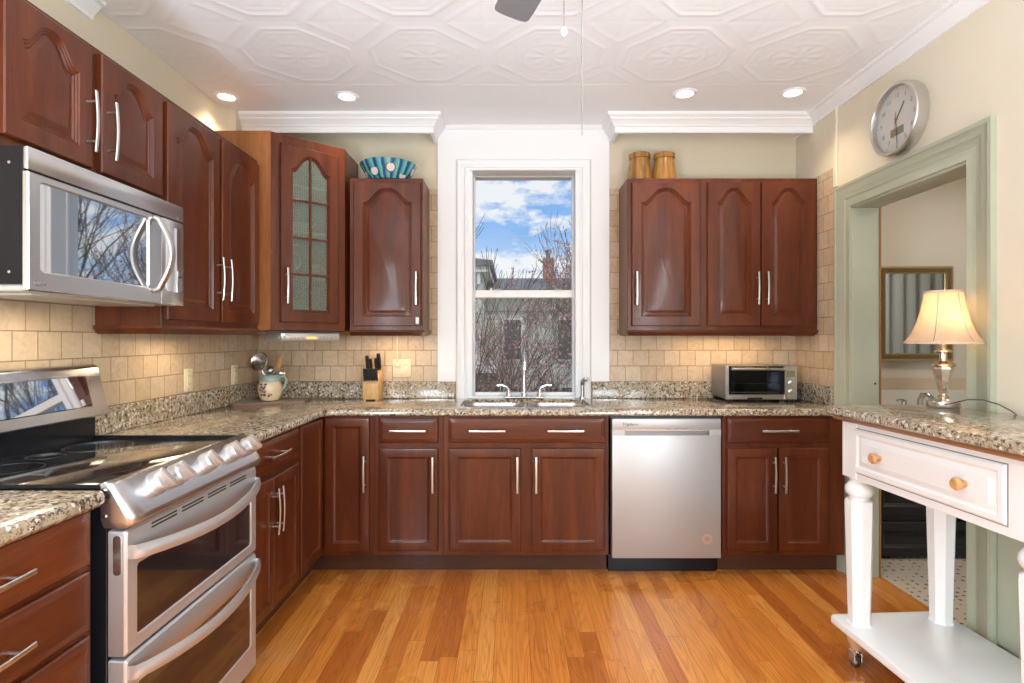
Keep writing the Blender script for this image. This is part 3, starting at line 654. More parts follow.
# its twin, left of the window
r = upper('wall_cabinet', 'cherry wall cabinet with a single arched door left of the window, below the bowl', (-.978, YU, ZB), 0, .442, depth=.265, sides=(False, True))
dd = add_door(r, .027, .03, .405, .862, .085, hx=.380, hz=.225)
mb = MB(); mb.box((.374, -.026, .012), (.394, -.018, .052), .004, 2); mb.build('child_latch', 'trim_white', dd, label='small white plastic latch')
# corner display cabinet
A = Vector((-1.315, 3.055)); B = Vector((-1.0, 3.345)); ZCB, ZCT = 1.345, 2.43
r = thing('corner_wall_cabinet', 'tall cherry corner cabinet with an arched textured glass door', 'cabinet', (0, 0, 0))
def wallslab(mb, p, q, th, z0, z1):
    p = Vector(p); q = Vector(q); d = (q-p).normalized(); n = Vector((-d.y, d.x))*th
    mb.prism([p, q, q+n, p+n], z0, z1)
mb = MB(); poly = [(XL+.005, 3.055), tuple(A), tuple(B), (-1.0, YB-.012), (XL+.005, YB-.012)]
mb.prism(poly, ZCB, ZCB+.02); mb.prism(poly, ZCT-.02, ZCT)
wallslab(mb, (-1.0, YB-.015), (XL+.005, YB-.015), -.01, ZCB+.02, ZCT-.02) if False else mb.box((XL+.005, YB-.025, ZCB+.02), (-1.0, YB-.012, ZCT-.02))
mb.box((XL+.005, 3.07, ZCB+.02), (XL+.015, YB-.025, ZCT-.02)); mb.box((-1.012, 3.352, ZCB+.02), (-1.0, YB-.025, ZCT-.02))
L = (B-A).length; dirv = (B-A).normalized(); angz = math.atan2(dirv.y, dirv.x)
wallslab(mb, A, A+dirv*.052, .018, ZCB+.02, ZCT-.02); wallslab(mb, B-dirv*.052, B, .018, ZCB+.02, ZCT-.02)
wallslab(mb, A+dirv*.052, B-dirv*.052, .018, ZCB+.02, ZCB+.05); wallslab(mb, A+dirv*.052, B-dirv*.052, .018, ZCT-.05, ZCT-.02)
mb.build('body', 'cherry', r)
MB().box((XL+.0, 3.045, ZCB+.0), (A.x, 3.068, ZCT)).build('side_panel', 'cherry_side', r)
mb = MB(); pin = [(XL+.02, 3.08), (-1.33, 3.08), (-1.02, 3.37), (-1.02, YB-.03), (XL+.02, YB-.03)]
for z in (1.64, 1.90, 2.16): MB().prism(pin, z, z+.018).build('shelf', 'ivory', r)
mb.bm.free()
dw = L-.092; dh = .985; P0 = A+dirv*.046
dr = door_mb(dw, dh, .085, fr=.054, ft=.045, open_=True).build('door', 'cherry', r, (P0.x, P0.y, ZCB+.045), (0, 0, angz))
MB().box((.06, -.010, .06), (dw-.06, -.006, dh-.05)).build('glass_pane', 'cab_glass', dr)
mb = MB(); mb.box((dw/2-.006, -.018, .06), (dw/2+.006, -.004, dh-.052), .002)
for z in (.06+.205, .06+.41, .06+.62): mb.box((.06, -.017, z), (dw-.06, -.004, z+.012), .002)
mb.build('muntin', 'cherry', dr)
add_handle(dr, .028, .20)
# crockery behind the glass
pl = thing('stacked_bowl', 'pale bowl behind the textured glass of the corner cabinet', 'bowl', (-1.28, 3.38, 1.919)); MB().lathe([(.03, 0), (.035, .004), (.075, .05), (.085, .07), (.08, .07), (.06, .03), (0, .01)], 24).build('basin', 'trim_white', pl)
pl = thing('pitcher', 'white pitcher behind the upper left glass of the corner cabinet', 'pitcher', (-1.36, 3.36, 2.0-.081)); pl.location.z = 1.658
MB().lathe([(.045, 0), (.05, .01), (.058, .08), (.04, .15), (.045, .19), (.04, .19), (.03, .1), (0, .02)], 24).build('body', 'trim_white', pl)
MB().tube([(.04, 0, .16), (.085, 0, .14), (.09, 0, .08), (.055, 0, .05)], .007, 8).build('handle', 'trim_white', pl)
pl = thing('mug', 'orange mug on the bottom shelf behind the corner cabinet glass', 'mug', (-1.20, 3.42, 1.658)); MB().lathe([(.03, 0), (.038, .01), (.04, .09), (.035, .09), (.03, .02), (0, .015)], 20).build('cup', 'copper', pl); MB().tube([(.036, 0, .07), (.06, 0, .06), (.06, 0, .035), (.036, 0, .025)], .004, 8).build('handle', 'copper', pl)

# left wall run
XUF = -1.382
r = upper('wall_cabinet', 'short cherry wall cabinet with two arched doors above the microwave', (XUF, 1.475, 1.815), PI/2, .728, zb=1.815, rail_on=False, depth=.26)
add_door(r, .028, .035, .318, .395, .075, hx=.292, hz=.145); add_door(r, .386, .035, .325, .395, .075, hx=.026, hz=.145)
r = upper('wall_cabinet', 'tall cherry wall cabinet with two arched doors between the microwave and the glass corner cabinet', (XUF, 2.205, ZB), PI/2, .835, depth=.26, sides=(True, False))
add_door(r, .012, .03, .395, .862, .085, hx=.370, hz=.20); add_door(r, .430, .03, .385, .862, .085, hx=.027, hz=.20)

# ================================================================ MICROWAVE
r = thing('microwave', 'stainless over-the-range microwave with a mirror dark window under the short cabinet', 'microwave', (-1.28, 1.481, 1.425), PI/2)
W, H = .703, .385
MB().box((.001, .013, .018), (W-.001, .28, H), .003).build('body', 'black_gloss', r)
mb = MB(); mb.box((.0, .0, H-.062), (W, .014, H-.001), .004, 2); mb.build('vent_trim', 'steel', r)
mb = MB()
x0, x1, z0, z1 = .042, .492, .056, .296
mb.rings([[Vector((x, y, z)) for x, z in rrect(a, b, c, d, rr, 4)] for a, b, c, d, rr, y in ((0, 0, .565, H-.066, .004, .014), (0, 0, .565, H-.066, .004, .004), (.004, .004, .561, H-.07, .004, 0), (x0-.004, z0-.004, x1+.004, z1+.004, .012, 0), (x0, z0, x1, z1, .010, .004), (x0, z0, x1, z1, .010, .014))], loop=True)
dr = mb.build('door', 'steel', r)
mb = MB(); mb.rings([[Vector((x, y, z)) for x, z in rrect(x0, z0, x1, z1, .010, 4)] for y in (.006, .012)]); mb.build('window', 'mirror_glass', dr)
hp = [(.525, -.002, .045), (.525, -.018, .052)]+[(.525, -.022-.042*math.sin(PI*i/10), .06+.23*i/10) for i in range(11)]+[(.525, -.018, .300), (.525, -.002, .307)]
MB().tube(hp, .014, 12, flat=.6, up=(0, 1, 0)).build('handle', 'nickel', dr)
mb = MB()
a, b, c, d = .568, .045, W, H-.066
mb.box((.568, .0, 0), (W, .014, H-.066), .004, 2); cpn = mb.build('control_panel', 'steel', r)
MB().rings([[Vector((x, y, z)) for x, z in rrect(.590, .05, W-.018, .292, .008, 4)] for y in (.001, -.002)]).build('keypad', 'mirror_glass', cpn)
# badge at lower left of the door
mb = MB(); mb.rings([[Vector((.030+rr*math.cos(t), y, .024+rr*math.sin(t))) for t in [2*PI*i/20 for i in range(20)]] for rr, y in ((.009, .001), (.009, -.001), (.0075, -.001), (.0075, .001))], loop=True); mb.build('badge', 'steel_dark', dr)
text('LG', .014, 'lettering', 'steel_dark', dr, (.052, -.0008, .024), (PI/2, 0, 0))
mb = MB(); mb.box((.01, .016, .0), (W-.01, .28, .019), .004); mb.box((.08, .06, -.006), (.62, .25, .002), .002); mb.build('underside', 'plastic_grey', r)
for z in (.05, .34): MB().lathe([(.004, 0), (.004, .002), (.0, .003)], 10, M=Matrix.Translation((.001, .05, z)) @ Matrix.Rotation(-PI/2, 4, 'Y')).build('screw', 'chrome', r)

# ================================================================ RANGE
r = thing('range', 'stainless double oven stove with five knobs against the left wall', 'stove', (-.974, 1.413, 0), PI/2)
W = .722
MB().box((.002, .05, .03), (W-.002, .665, .905), .002).build('body', 'black_gloss', r)
mb = MB(); mb.box((-.0, .055, .905), (W, .62, .926), .004, 2); ck = mb.build('cooktop', 'cook_glass', r)
mb = MB()
def ringf(cx, cy, rr, wd=.0015):
    mb.rings([[Vector((cx+q*math.cos(t), cy+q*math.sin(t), z)) for t in [2*PI*i/40 for i in range(40)]] for q, z in ((rr, .9258), (rr, .9264), (rr+wd, .9264), (rr+wd, .9258))], loop=True)
for cx, cy, rr in ((.19, .22, .11), (.53, .22, .085), (.19, .46, .075), (.53, .46, .10), (.36, .50, .05)): ringf(cx, cy, rr)
mb.build('burner_ring', 'ring_grey', ck)
for x in (-.006, W-.004): MB().box((x, .06, .918), (x+.010, .62, .930), .003).build('side_trim', 'black_gloss', ck)
# control panel: profile in (y, z)
pf = [(.062, .84), (.062, .932), (.050, .937), (.030, .930), (-.004, .872), (-.018, .850), (-.022, .835), (-.014, .822), (.0, .818), (.05, .82)]
mb = MB(); R = []
for x, s in ((-.004, .80), (.002, .94), (.012, 1.0), (.05, 1.0), (W-.05, 1.0), (W-.012, 1.0), (W-.002, .94), (W+.004, .80)):
    R.append([Vector((x, .062+(y-.062)*s, .878+(z-.878)*(.96+.04*s if s < 1 else 1))) for y, z in pf])
mb.rings(R); cp_ = mb.build('control_panel', 'steel', r, ang=50)
for z in (.85, .915): MB().lathe([(.005, 0), (.005, .002), (0, .004)], 12, M=Matrix.Translation((-.004, .05, z)) @ Matrix.Rotation(-PI/2, 4, 'Y')).build('screw', 'chrome', cp_)
nrm = Vector((0, -.87, .5)).normalized(); q = Vector((0, 0, 1)).rotation_difference(nrm).to_matrix().to_4x4()
for xk in (.134, .227, .387, .547, .665):
    M = Matrix.Translation((xk, .012, .897)) @ q
    mb = MB(); mb.lathe([(.034, -.002), (.034, .004), (.032, .006), (.031, .026), (.027, .031), (.0, .032)], 24, M=M)
    mb.box((-.010, -.031, .024), (.010, .031, .048), .006, 2, M=M @ Matrix.Rotation(.5, 4, 'Z')); mb.build('knob', 'knob_steel', cp_)
def oven_door(z0, z1, gz0, gz1, hz, name):
    mb = MB(); gx0, gx1 = .045, W-.045
    mb.rings([[Vector((x, y, z)) for x, z in rrect(a, b, c, d, rr, 4)] for a, b, c, d, rr, y in ((0, z0, W, z1, .006, .045), (0, z0, W, z1, .006, .006), (.006, z0+.006, W-.006, z1-.006, .006, 0), (gx0-.003, gz0-.003, gx1+.003, gz1+.003, .012, 0), (gx0, gz0, gx1, gz1, .01, .003), (gx0, gz0, gx1, gz1, .01, .045))], loop=True)
    d = mb.build(name, 'steel_soft', r)
    MB().rings([[Vector((x, y, z)) for x, z in rrect(gx0, gz0, gx1, gz1, .01, 4)] for y in (.004, .010)]).build('window', 'black_glass', d)
    pts = []
    for i in range(17):
        u = i/16; x = .012+(W-.024)*u; s = math.sin(PI*u)
        pts.append((x, -.008-.052*s**.7, hz-.020*s))
    MB().tube([(.012, .004, hz)]+pts+[(W-.012, .004, hz)], .017, 12, flat=.62, up=(0, 0, 1)).build('handle', 'steel', d) if False else None
    mb = MB(); R = []
    for x, y, z in [(.010, .004, hz)]+pts+[(W-.010, .004, hz)]:
        R.append([Vector((x, y-.008, z+.018)), Vector((x, y-.013, z+.006)), Vector((x, y-.014, z-.008)), Vector((x, y-.010, z-.018)), Vector((x, y+.002, z-.018)), Vector((x, y+.004, z+.012))])
    mb.rings(R); mb.build('handle', 'steel_soft', d, ang=60)
    return d
ud = oven_door(.492, .812, .530, .712, .755, 'upper_door')
mb = MB()
for k in range(4):
    for dz in (0, .010): mb.box((.10+k*.14, -.0015, .786+dz), (.10+k*.14+.115, .002, .791+dz), .001)
mb.build('vent_slot', 'ink', ud)
mb = MB(); mb.rings([[Vector((-.0012*s, y, z)) for y, z in rrect(.012, .70, .032, .80, .008, 3)] for s in (0, 1)]); mb.build('side_emboss', 'steel', ud)
oven_door(.055, .484, .15, .40, .448, 'lower_door')
MB().box((.01, .04, 0.0), (W-.01, .62, .05)).build('base', 'black', r)
# backguard: black riser and tilted stainless console
mb = MB(); mb.prism([(.615, .92), (.615, 1.03), (.672, 1.03), (.672, .92)], .0, W, 'x'); mb.build('riser', 'black_gloss', r)
mb = MB(); mb.prism([(.560, 1.015), (.603, 1.190), (.615, 1.200), (.672, 1.200), (.672, 1.015), (.575, 1.008)], -.0, W, 'x'); bgd = mb.build('backguard', 'steel', r, bevel=.003)
tl = math.atan2(.043, .175)
M = Matrix.Translation((0, .560, 1.015)) @ Matrix.Rotation(-tl, 4, 'X')
mb = MB(); mb.box((.07, -.003, .035), (W-.075, .004, .152), .003, M=M); mb.build('display', 'mirror_glass', bgd)

# ================================================================ DISHWASHER
r = thing('dishwasher', 'stainless steel dishwasher with a recessed slot handle right of the sink cabinet', 'dishwasher', (.531, YF-.02, 0))
MB().box((.012, .045, .10), (.612, .56, .872), .002).build('body', 'black', r)
mb = MB(); mb.box((.016, .0, .100), (.610, .045, .772), .004, 2); mb.box((.016, .0, .800), (.610, .045, .862), .004, 2)
mb.box((.016, 0.0, .770), (.085, .045, .802)); mb.box((.545, 0.0, .770), (.610, .045, .802)); mb.box((.085, .028, .770), (.545, .045, .802))
dd = mb.build('door', 'dishwasher_steel', r)
MB().box((.085, -.002, .796), (.545, .004, .803), .001).box((.016, -.004, .803), (.28, .003, .807), .001).build('handle_lip', 'steel', dd)
MB().box((.087, .020, .772), (.543, .029, .799)).build('handle_recess', 'steel_dark', dd)
for k in range(5): MB().box((.31+k*.045, -.0008, .8045), (.335+k*.045, .001, .8075)).build('indicator', 'steel_dark', dd)
text('Frigidaire', .022, 'lettering', 'ink', dd, (.115, -.0008, .832), (PI/2, 0, 0))
mb = MB(); mb.lathe([(.029, 0), (.029, .0008), (0, .0009)], 28, M=Matrix.Translation((.535, 0, .205)) @ Matrix.Rotation(PI/2, 4, 'X')); stk = mb.build('sticker', 'copper', dd)
mb = MB()
for z in (-.012, -.005, .002, .009): mb.box((.535-.017+abs(z)*.4, -.0014, .205+z), (.535+.017-abs(z)*.4, -.0006, .208+z))
mb.build('sticker_print', 'ink_grey', stk)
MB().box((.006, .075, .0), (.610, .5, .095), .002).build('kick_plate', 'black_gloss', r)
MB().box((.004, .01, .864), (.615, .4, .876)).build('top_strip', 'black', r)

# ================================================================ COUNTER ITEMS
# toaster oven
r = thing('toaster_oven', 'stainless toaster oven with a glass door on the right end of the worktop', 'toaster oven', (1.288, 3.372, .914))
W, H = .430, .222
mb = MB(); mb.rings([[Vector((x, y, z)) for x, z in rrect(a, b, c, d, .012, 3)] for a, b, c, d, y in ((0, .018, W, H, .24), (0, .018, W, H, .01), (.003, .021, W-.003, H-.003, 0))], cap1=False); mb.build('shell', 'steel_dark', r)
mb = MB(); mb.box((.0, -.001, .018), (.018, .01, H-.004), .002).box((.018, .0, .018), (.352, .012, .05), .003).box((.352, .0, .018), (W, .012, H), .003); mb.build('front_frame', 'nickel', r)
MB().box((.012, .012, .05), (W-.01, .03, H-.01)).box((.02, .225, .03), (.35, .232, .21)).build('cavity_back', 'black', r) if False else MB().box((.02, .225, .03), (.35, .232, .21)).build('cavity_back', 'black', r)
dr = MB().box((.018, -.006, .185), (.352, .006, .205), .003).box((.018, -.006, .048), (.028, .006, .19), .002).box((.330, -.006, .048), (.352, .006, .19), .002).build('door', 'black_gloss', r)
MB().box((.028, -.003, .05), (.330, .001, .187)).build('window', 'toaster_glass', dr)
MB().tube([(.030, -.030, .203), (.345, -.030, .203)], .0075, 12).box((.028, -.034, .194), (.042, .0, .212), .004).box((.335, -.034, .194), (.349, .0, .212), .004).build('handle', 'nickel', dr)
MB().box((.028, .02, .112), (.345, .22, .115)).build('rack', 'chrome', r); MB().box((.028, .02, .055), (.345, .22, .064), .002).build('tray', 'steel', r)
MB().box((.13, -.003, .02), (.22, .004, .031), .002).build('crumb_pull', 'black', r)
MB().box((.366, -.001, .155), (.418, .003, .192), .001).build('screen', 'lcd', r)
for z in (.118, .066): MB().lathe([(.016, 0), (.015, .012), (.012, .015), (0, .015)], 20, M=Matrix.Translation((.393, 0, z)) @ Matrix.Rotation(PI/2, 4, 'X')).build('knob', 'nickel', r)
MB().lathe([(.007, 0), (.006, .005), (0, .005)], 14, M=Matrix.Translation((.402, 0, .142)) @ Matrix.Rotation(PI/2, 4, 'X')).build('button', 'nickel', r)
for x in (.0, .37):
    for y in (.01, .19): MB().box((x+.008, y, 0), (x+.045, y+.03, .02), .003).build('foot', 'black', r)
tag(MB().tube([(1.30, 3.60, .93), (1.27, 3.55, .918), (1.235, 3.50, .918), (1.24, 3.46, .918), (1.28, 3.45, .918), (1.33, 3.46, .918)], .004, 8).build('power_cord', 'rubber'), 'black power cord beside the toaster oven', 'cord')

# knife block
r = thing('knife_block', 'light wood knife block with black handled knives on the worktop', 'knife block', (-.925, 3.47, .914))
MB().prism([(.0, .008), (.0, .105), (.10, .205), (.135, .205), (.135, .008)], .0, .095, 'x').build('block', 'block_wood', r, bevel=.002)
MB().box((.005, .005, 0), (.018, .13, .009)).box((.077, .005, 0), (.09, .13, .009)).build('foot', 'block_wood', r)
kl = Vector((0, -.60, .80)).normalized()
def knife(p, L, rr, lab, grp):
    p = Vector(p); base = Vector((-.925, 3.47, .914)); o = thing('kitchen_knife', lab, 'knife', tuple(base+p), 0, grp)
    up = Vector((0, -.35, .94)).normalized()
    MB().tube([-up*.06, up*.001], [.006, .007], 6, flat=.25, up=(1, 0, 0)).build('blade', 'steel', o)
    MB().tube([(0, 0, 0), tuple(up*L*.3), tuple(up*L*.75), tuple(up*L)], [rr, rr*.92, rr*1.0, rr*.85], 10, flat=1.0, up=(1, 0, 0)).build('handle', 'handle_black', o)
    MB().tube([tuple(up*(-.002)), tuple(up*.006)], rr*1.03, 10, flat=1.0, up=(1, 0, 0)).build('bolster', 'steel', o)
for k in range(6): knife((.010+k*.0148, .018, .122), .082, .0085, 'black handled steak knife in the front row of the knife block', 'steak knives in the block')
knife((.014, .078, .183), .10, .0125, 'large black handled knife at the back left of the knife block', None)
knife((.032, .088, .192), .07, .010, 'black knife beside the back left knife in the block', None)
knife((.068, .078, .183), .085, .0105, 'black handled knife left of the tallest knife at the back right of the block', None)
knife((.084, .088, .192), .105, .0135, 'tallest black handled knife at the back right of the knife block', None)

# board, jug and utensils
bd = thing('serving_board', 'flat slate coloured board with brown edges under the flowered jug', 'board', (-1.45, 3.38, .914), math.radians(14))
slab(MB(), rrect(-.19, -.11, .20, .13, .012, 3), [], .001, .008, .002).build('plate', 'slate', bd)
mb = MB(); mb.sweep(rrect(-.195, -.115, .205, .135, .012, 3), [(0, 0), (0, .009), (.012, .009), (.012, .0)], closed=True); mb.build('rim', 'slate_edge', bd)
jg = thing('flowered_jug', 'cream jug painted with flowers holding utensils in the corner', 'jug', (-1.468, 3.40, .924))
MB().lathe([(.035, 0), (.050, .004), (.062, .025), (.071, .06), (.070, .09), (.060, .115), (.054, .125), (.049, .122), (.05, .1), (.05, .02), (0, .01)], 32).build('body', 'jug_cream', jg)
MB().lathe([(.0595, .116), (.0555, .124), (.0555, .140), (.060, .156), (.055, .158), (.050, .14), (.050, .118)], 32, cap=False).build('collar', 'jug_blue', jg)
MB().tube([(.052, 0, .135), (.085, 0, .15), (.098, 0, .125), (.09, 0, .085), (.066, 0, .06)], [.008, .009, .008, .008, .008], 10).build('handle', 'jug_blue', jg)
random.seed(3)
def blob_on_jug(th, z, rad, mat, name):
    rr = {0: .0}; R0 = .0715 if .05 < z < .08 else (.0695 if z < .1 else .066)
    if z <= .05: R0 = .0665
    nrm = Vector((math.sin(th), -math.cos(th), 0)); c = nrm*(R0-.001)+Vector((0, 0, z)); qq = Vector((0, 0, 1)).rotation_difference(nrm).to_matrix().to_4x4()
    return (Matrix.Translation(c) @ qq, rad)
for nm, mt, L in (('painted_violet', 'flower_violet', [(-.35, .085, .010), (-.15, .078, .011), (-.5, .07, .009), (-.02, .088, .008)]), ('painted_pink', 'flower_pink', [(-.3, .062, .010), (-.05, .058, .010), (.35, .045, .009), (.5, .04, .007)]), ('painted_leaf', 'leaf_dark', [(-.45, .10, .009), (.0, .10, .009), (-.38, .042, .009), (-.1, .04, .009), (.28, .033, .007)])):
    mb = MB()
    for th, z, rad in L:
        M, rad = blob_on_jug(th, z, rad, None, None); mb.lathe([(rad, 0), (rad*.9, .0018), (0, .0022)], 9, M=M)
    mb.build(nm, mt, jg)
jb = Vector((-1.468, 3.40, .924))
def utensil(name, label, cat): return thing(name, label, cat, tuple(jb+Vector((0, 0, .012))))
o = utensil('skimmer', 'round perforated steel skimmer standing in the jug', 'skimmer')
MB().tube([(.01, .01, .0), (-.02, .0, .12), (-.045, -.01, .17)], .004, 8).build('handle', 'steel', o)
nd = Vector((-.25, -.93, .25)).normalized(); M = Matrix.Translation((-.062, -.012, .225)) @ Vector((0, 0, 1)).rotation_difference(nd).to_matrix().to_4x4()
mb = MB(); mb.lathe([(.056, .004), (.058, .0), (.054, -.004), (.035, -.016), (.0, -.02), (.0, -.018), (.034, -.014), (.052, -.002)], 28, M=M, cap=False); mb.build('head', 'steel', o)
mb = MB(); 
for i in range(-3, 4):
    for j in range(-3, 4):
        if 0 < math.hypot(i, j) < 3.6: mb.lathe([(.002, 0), (.002, .0015), (0, .0016)], 6, M=M @ Matrix.Translation((i*.012, j*.012, -.016+.0009*(i*i+j*j)*1.0)))
mb.build('hole', 'ink', o)
o = utensil('wooden_spoon', 'wooden spoon leaning right in the jug', 'spoon')
MB().tube([(.0, .0, .0), (.03, .0, .13), (.043, .0, .18), (.053, .0, .215), (.060, 0, .245), (.064, .0, .26)], [.006, .006, .012, .019, .016, .004], 12, flat=.45, up=(0, 1, 0)).build('spoon', 'spoon_wood', o)
o = utensil('ladle', 'small steel ladle hooked over the right rim of the jug', 'ladle')
MB().tube([(.0, .02, .0), (.03, .015, .13), (.05, .01, .16)], .004, 8).build('handle', 'steel', o)
MB().lathe([(.030, 0), (.027, .012), (.015, .020), (0, .022)], 20, M=Matrix.Translation((.065, 0, .150))).build('bowl', 'steel', o)
o = utensil('ladle', 'small dark ladle between the skimmer and the wooden spoon', 'ladle')
MB().tube([(.0, -.02, .0), (.005, -.02, .12), (.008, -.02, .16)], .004, 8).build('handle', 'steel_dark', o)
MB().lathe([(.024, 0), (.020, .014), (.0, .02), (0, .017), (.018, .011), (.022, 0)], 20, M=Matrix.Translation((.008, -.02, .175)) @ Matrix.Rotation(1.3, 4, 'X'), cap=False).build('bowl', 'steel_dark', o)

# under-cabinet radio
r = thing('under_cabinet_radio', 'silver radio mounted under the glass corner cabinet', 'radio', (-1.287, 3.12, 1.284))
pfr = [(.0, .012), (.008, .0), (.25, .0), (.25, .059), (.014, .059), (.0, .045)]
MB().prism(pfr, .0, .345, 'x').build('case', 'steel_soft', r, bevel=.002)
MB().box((.02, -.003, .030), (.325, .004, .045), .001).build('tray_door', 'nickel', r)
MB().box((.145, -.003, .012), (.205, .004, .025), .001).build('display', 'amber', r)
for k in range(4):
    for s in (0, 1): MB().box((.05+k*.021+s*.17, -.004, .014), (.062+k*.021+s*.17, .004, .022), .001).build('button', 'plastic_grey', r)
MB().lathe([(.011, 0), (.010, .008), (0, .009)], 16, M=Matrix.Translation((.012, .003, .022)) @ Matrix.Rotation(PI/2, 4, 'X')).build('knob', 'chrome', r)
r.rotation_euler.z = angz

# bowl & vases on cabinets
r = thing('decorative_bowl', 'teal and blue glazed bowl with white dots on the cabinet left of the window', 'bowl', (-.765, 3.47, ZT))
bp_ = [(.07, 0), (.105, .004), (.138, .04), (.160, .078), (.174, .104), (.170, .107), (.155, .08), (.12, .035), (.08, .012), (0, .010)]
MB().lathe(bp_, 40).build('body', 'bowl_glaze', r)
for nm, mt, off, sc in (('painted_ring', 'bowl_ring', .0012, 1.3), ('painted_dot', 'bowl_dot', .0022, 1.0)):
    for th, t in ((-.42, .038), (.30, .056), (.95, .022), (-1.15, .035), (1.5, .06)  ):
        R_ = .138+(t-.04)*.56 if t > .04 else .105+(t-.004)/.036*.033
        nrm = Vector((math.sin(th), -math.cos(th), -.45)).normalized(); c = Vector((math.sin(th)*R_, -math.cos(th)*R_, t))+nrm*off
        MB().lathe([(.024*sc, -.004), (.024*sc, .0), (0, .0004)], 20, M=Matrix.Translation(c) @ Vector((0, 0, 1)).rotation_difference(nrm).to_matrix().to_4x4()).build(nm, mt, r)
for i, x in enumerate((.803, .957)):
    r = thing('wooden_vase', ('left' if i == 0 else 'right')+' one of two turned wooden vases on the cabinet right of the window', 'vase', (x, 3.52, ZT), i*1.3)
    MB().lathe([(.070, 0), (.074, .01), (.074, .05), (.069, .10), (.060, .150), (.0585, .158), (.066, .163), (.0665, .190), (.063, .193), (.055, .19), (.052, .15), (.06, .08), (.06, .02), (0, .015)], 32).build('body', 'vase_wood', r)

# outlets
def outlet(loc, rz, label, gangs=1, kind='outlet'):
    r = thing('wall_outlet' if kind != 'switch' else 'wall_switch', label, 'outlet' if kind != 'switch' else 'switch', loc, rz)
    w = .072 if gangs == 1 else .118
    MB().box((-w/2, -.006, -.058), (w/2, 0, .058), .003, 2).build('plate', 'ivory', r)
    for q in range(gangs):
        cx = 0 if gangs == 1 else (-.024+.048*q)
        if kind == 'switch' or (gangs == 2 and False):
            MB().box((cx-.006, -.014, -.010), (cx+.006, -.005, .012), .002).build('toggle', 'ivory', r)
        else:
            f = MB().box((cx-.017, -.009, -.036), (cx+.017, -.005, .036), .004).build('socket_face', 'ivory', r)
            mb = MB()
            for z in (-.02, .02):
                for s in (-1, 1): mb.box((cx+s*.0065-.001, -.0095, z-.004), (cx+s*.0065+.001, -.0085, z+.006))
            mb.build('slot', 'ink', f)
    for z in (-.047, .047): MB().lathe([(.003, 0), (.003, .001), (0, .0015)], 8, M=Matrix.Translation((0, -.006, z)) @ Matrix.Rotation(PI/2, 4, 'X')).build('screw', 'chain', r)
    return r
o = outlet((XL, 2.85, 1.088), PI/2, 'ivory outlet plate on the left wall nearer to the stove')
outlet((XL, 3.325, 1.086), PI/2, 'ivory outlet plate on the left wall nearest to the back corner')
outlet((-.716, YB-.008, 1.107), 0, 'double ivory outlet plate on the back wall right of the knife block', 2)
tag(MB().tube([(-.742, YB-.02, 1.13), (-.742, YB-.022, 1.16), (-.744, YB-.014, 1.25), (-.744, YB-.014, 1.335)], .0045, 8).box((-.756, YB-.03, 1.118), (-.728, YB-.014, 1.142), .004).build('lamp_cord', 'ivory'), 'ivory cord rising from the double outlet to the cabinet', 'cord')
# under-cabinet light bars
for (x0, x1, y, lab) in ((-.90, -.60, 3.50, 'slim light bar under the single door cabinet left of the window'), (1.05, 1.65, 3.50, 'slim light bar under the three door cabinet right of the window')):
    r = thing('light_bar', lab, 'light', ((x0+x1)/2, y, 1.325)); hw = (x1-x0)/2
    MB().box((-hw, -.03, .0), (hw, .03, .02), .003).build('housing', 'trim_white', r); MB().box((-hw+.01, -.02, -.003), (hw-.01, .02, .001)).build('lens', 'trim_white', r)
    light('AREA', 'under_cabinet_light', ((x0+x1)/2, y, 1.315), 1.0 if x0 < 0 else 1.8, (1, .70, .40), (0, 0, 0), shape='RECTANGLE', size=x1-x0-.05, size_y=.04)
light('AREA', 'under_cabinet_light', (-1.5, 2.6, 1.30), 1.2, (1, .78, .50), (0, 0, 0), shape='RECTANGLE', size=.05, size_y=.3)
# microwave cooktop lamp
light('AREA', 'hood_light', (-1.45, 1.83, 1.405), 1.5, (1, .85, .62), (0, 0, 0), shape='RECTANGLE', size=.1, size_y=.2)

# ================================================================ CEILING LIGHTS
labs = ['leftmost recessed ceiling light, beside the left wall', 'recessed ceiling light second from the left, above the bowl', 'recessed ceiling light third from the left, above the wooden vases', 'rightmost recessed ceiling light, near the right wall']
for (x, y), lab in zip(((-1.625, 3.19), (-.939, 3.185), (.972, 3.148), (1.573, 3.135)), labs):
    r = thing('recessed_light', lab, 'ceiling light', (x, y, ZC), 0, 'recessed lights over the worktop')
    MB().lathe([(.046, .0), (.047, -.004), (.060, -.007), (.066, -.004), (.070, 0), (.070, .001), (.045, .001)], 32, cap=False).build('trim_ring', 'ceiling_white', r)
    MB().lathe([(.046, -.0035), (.04, -.003), (0, -.0025)], 32, cap=False).build('lens', 'lens', r)
    light('SPOT', 'recessed_lamp', (x, y, ZC-.012), 20, (1, .82, .58), (0, 0, 0), spot_size=math.radians(120), spot_blend=.9, shadow_soft_size=.05)

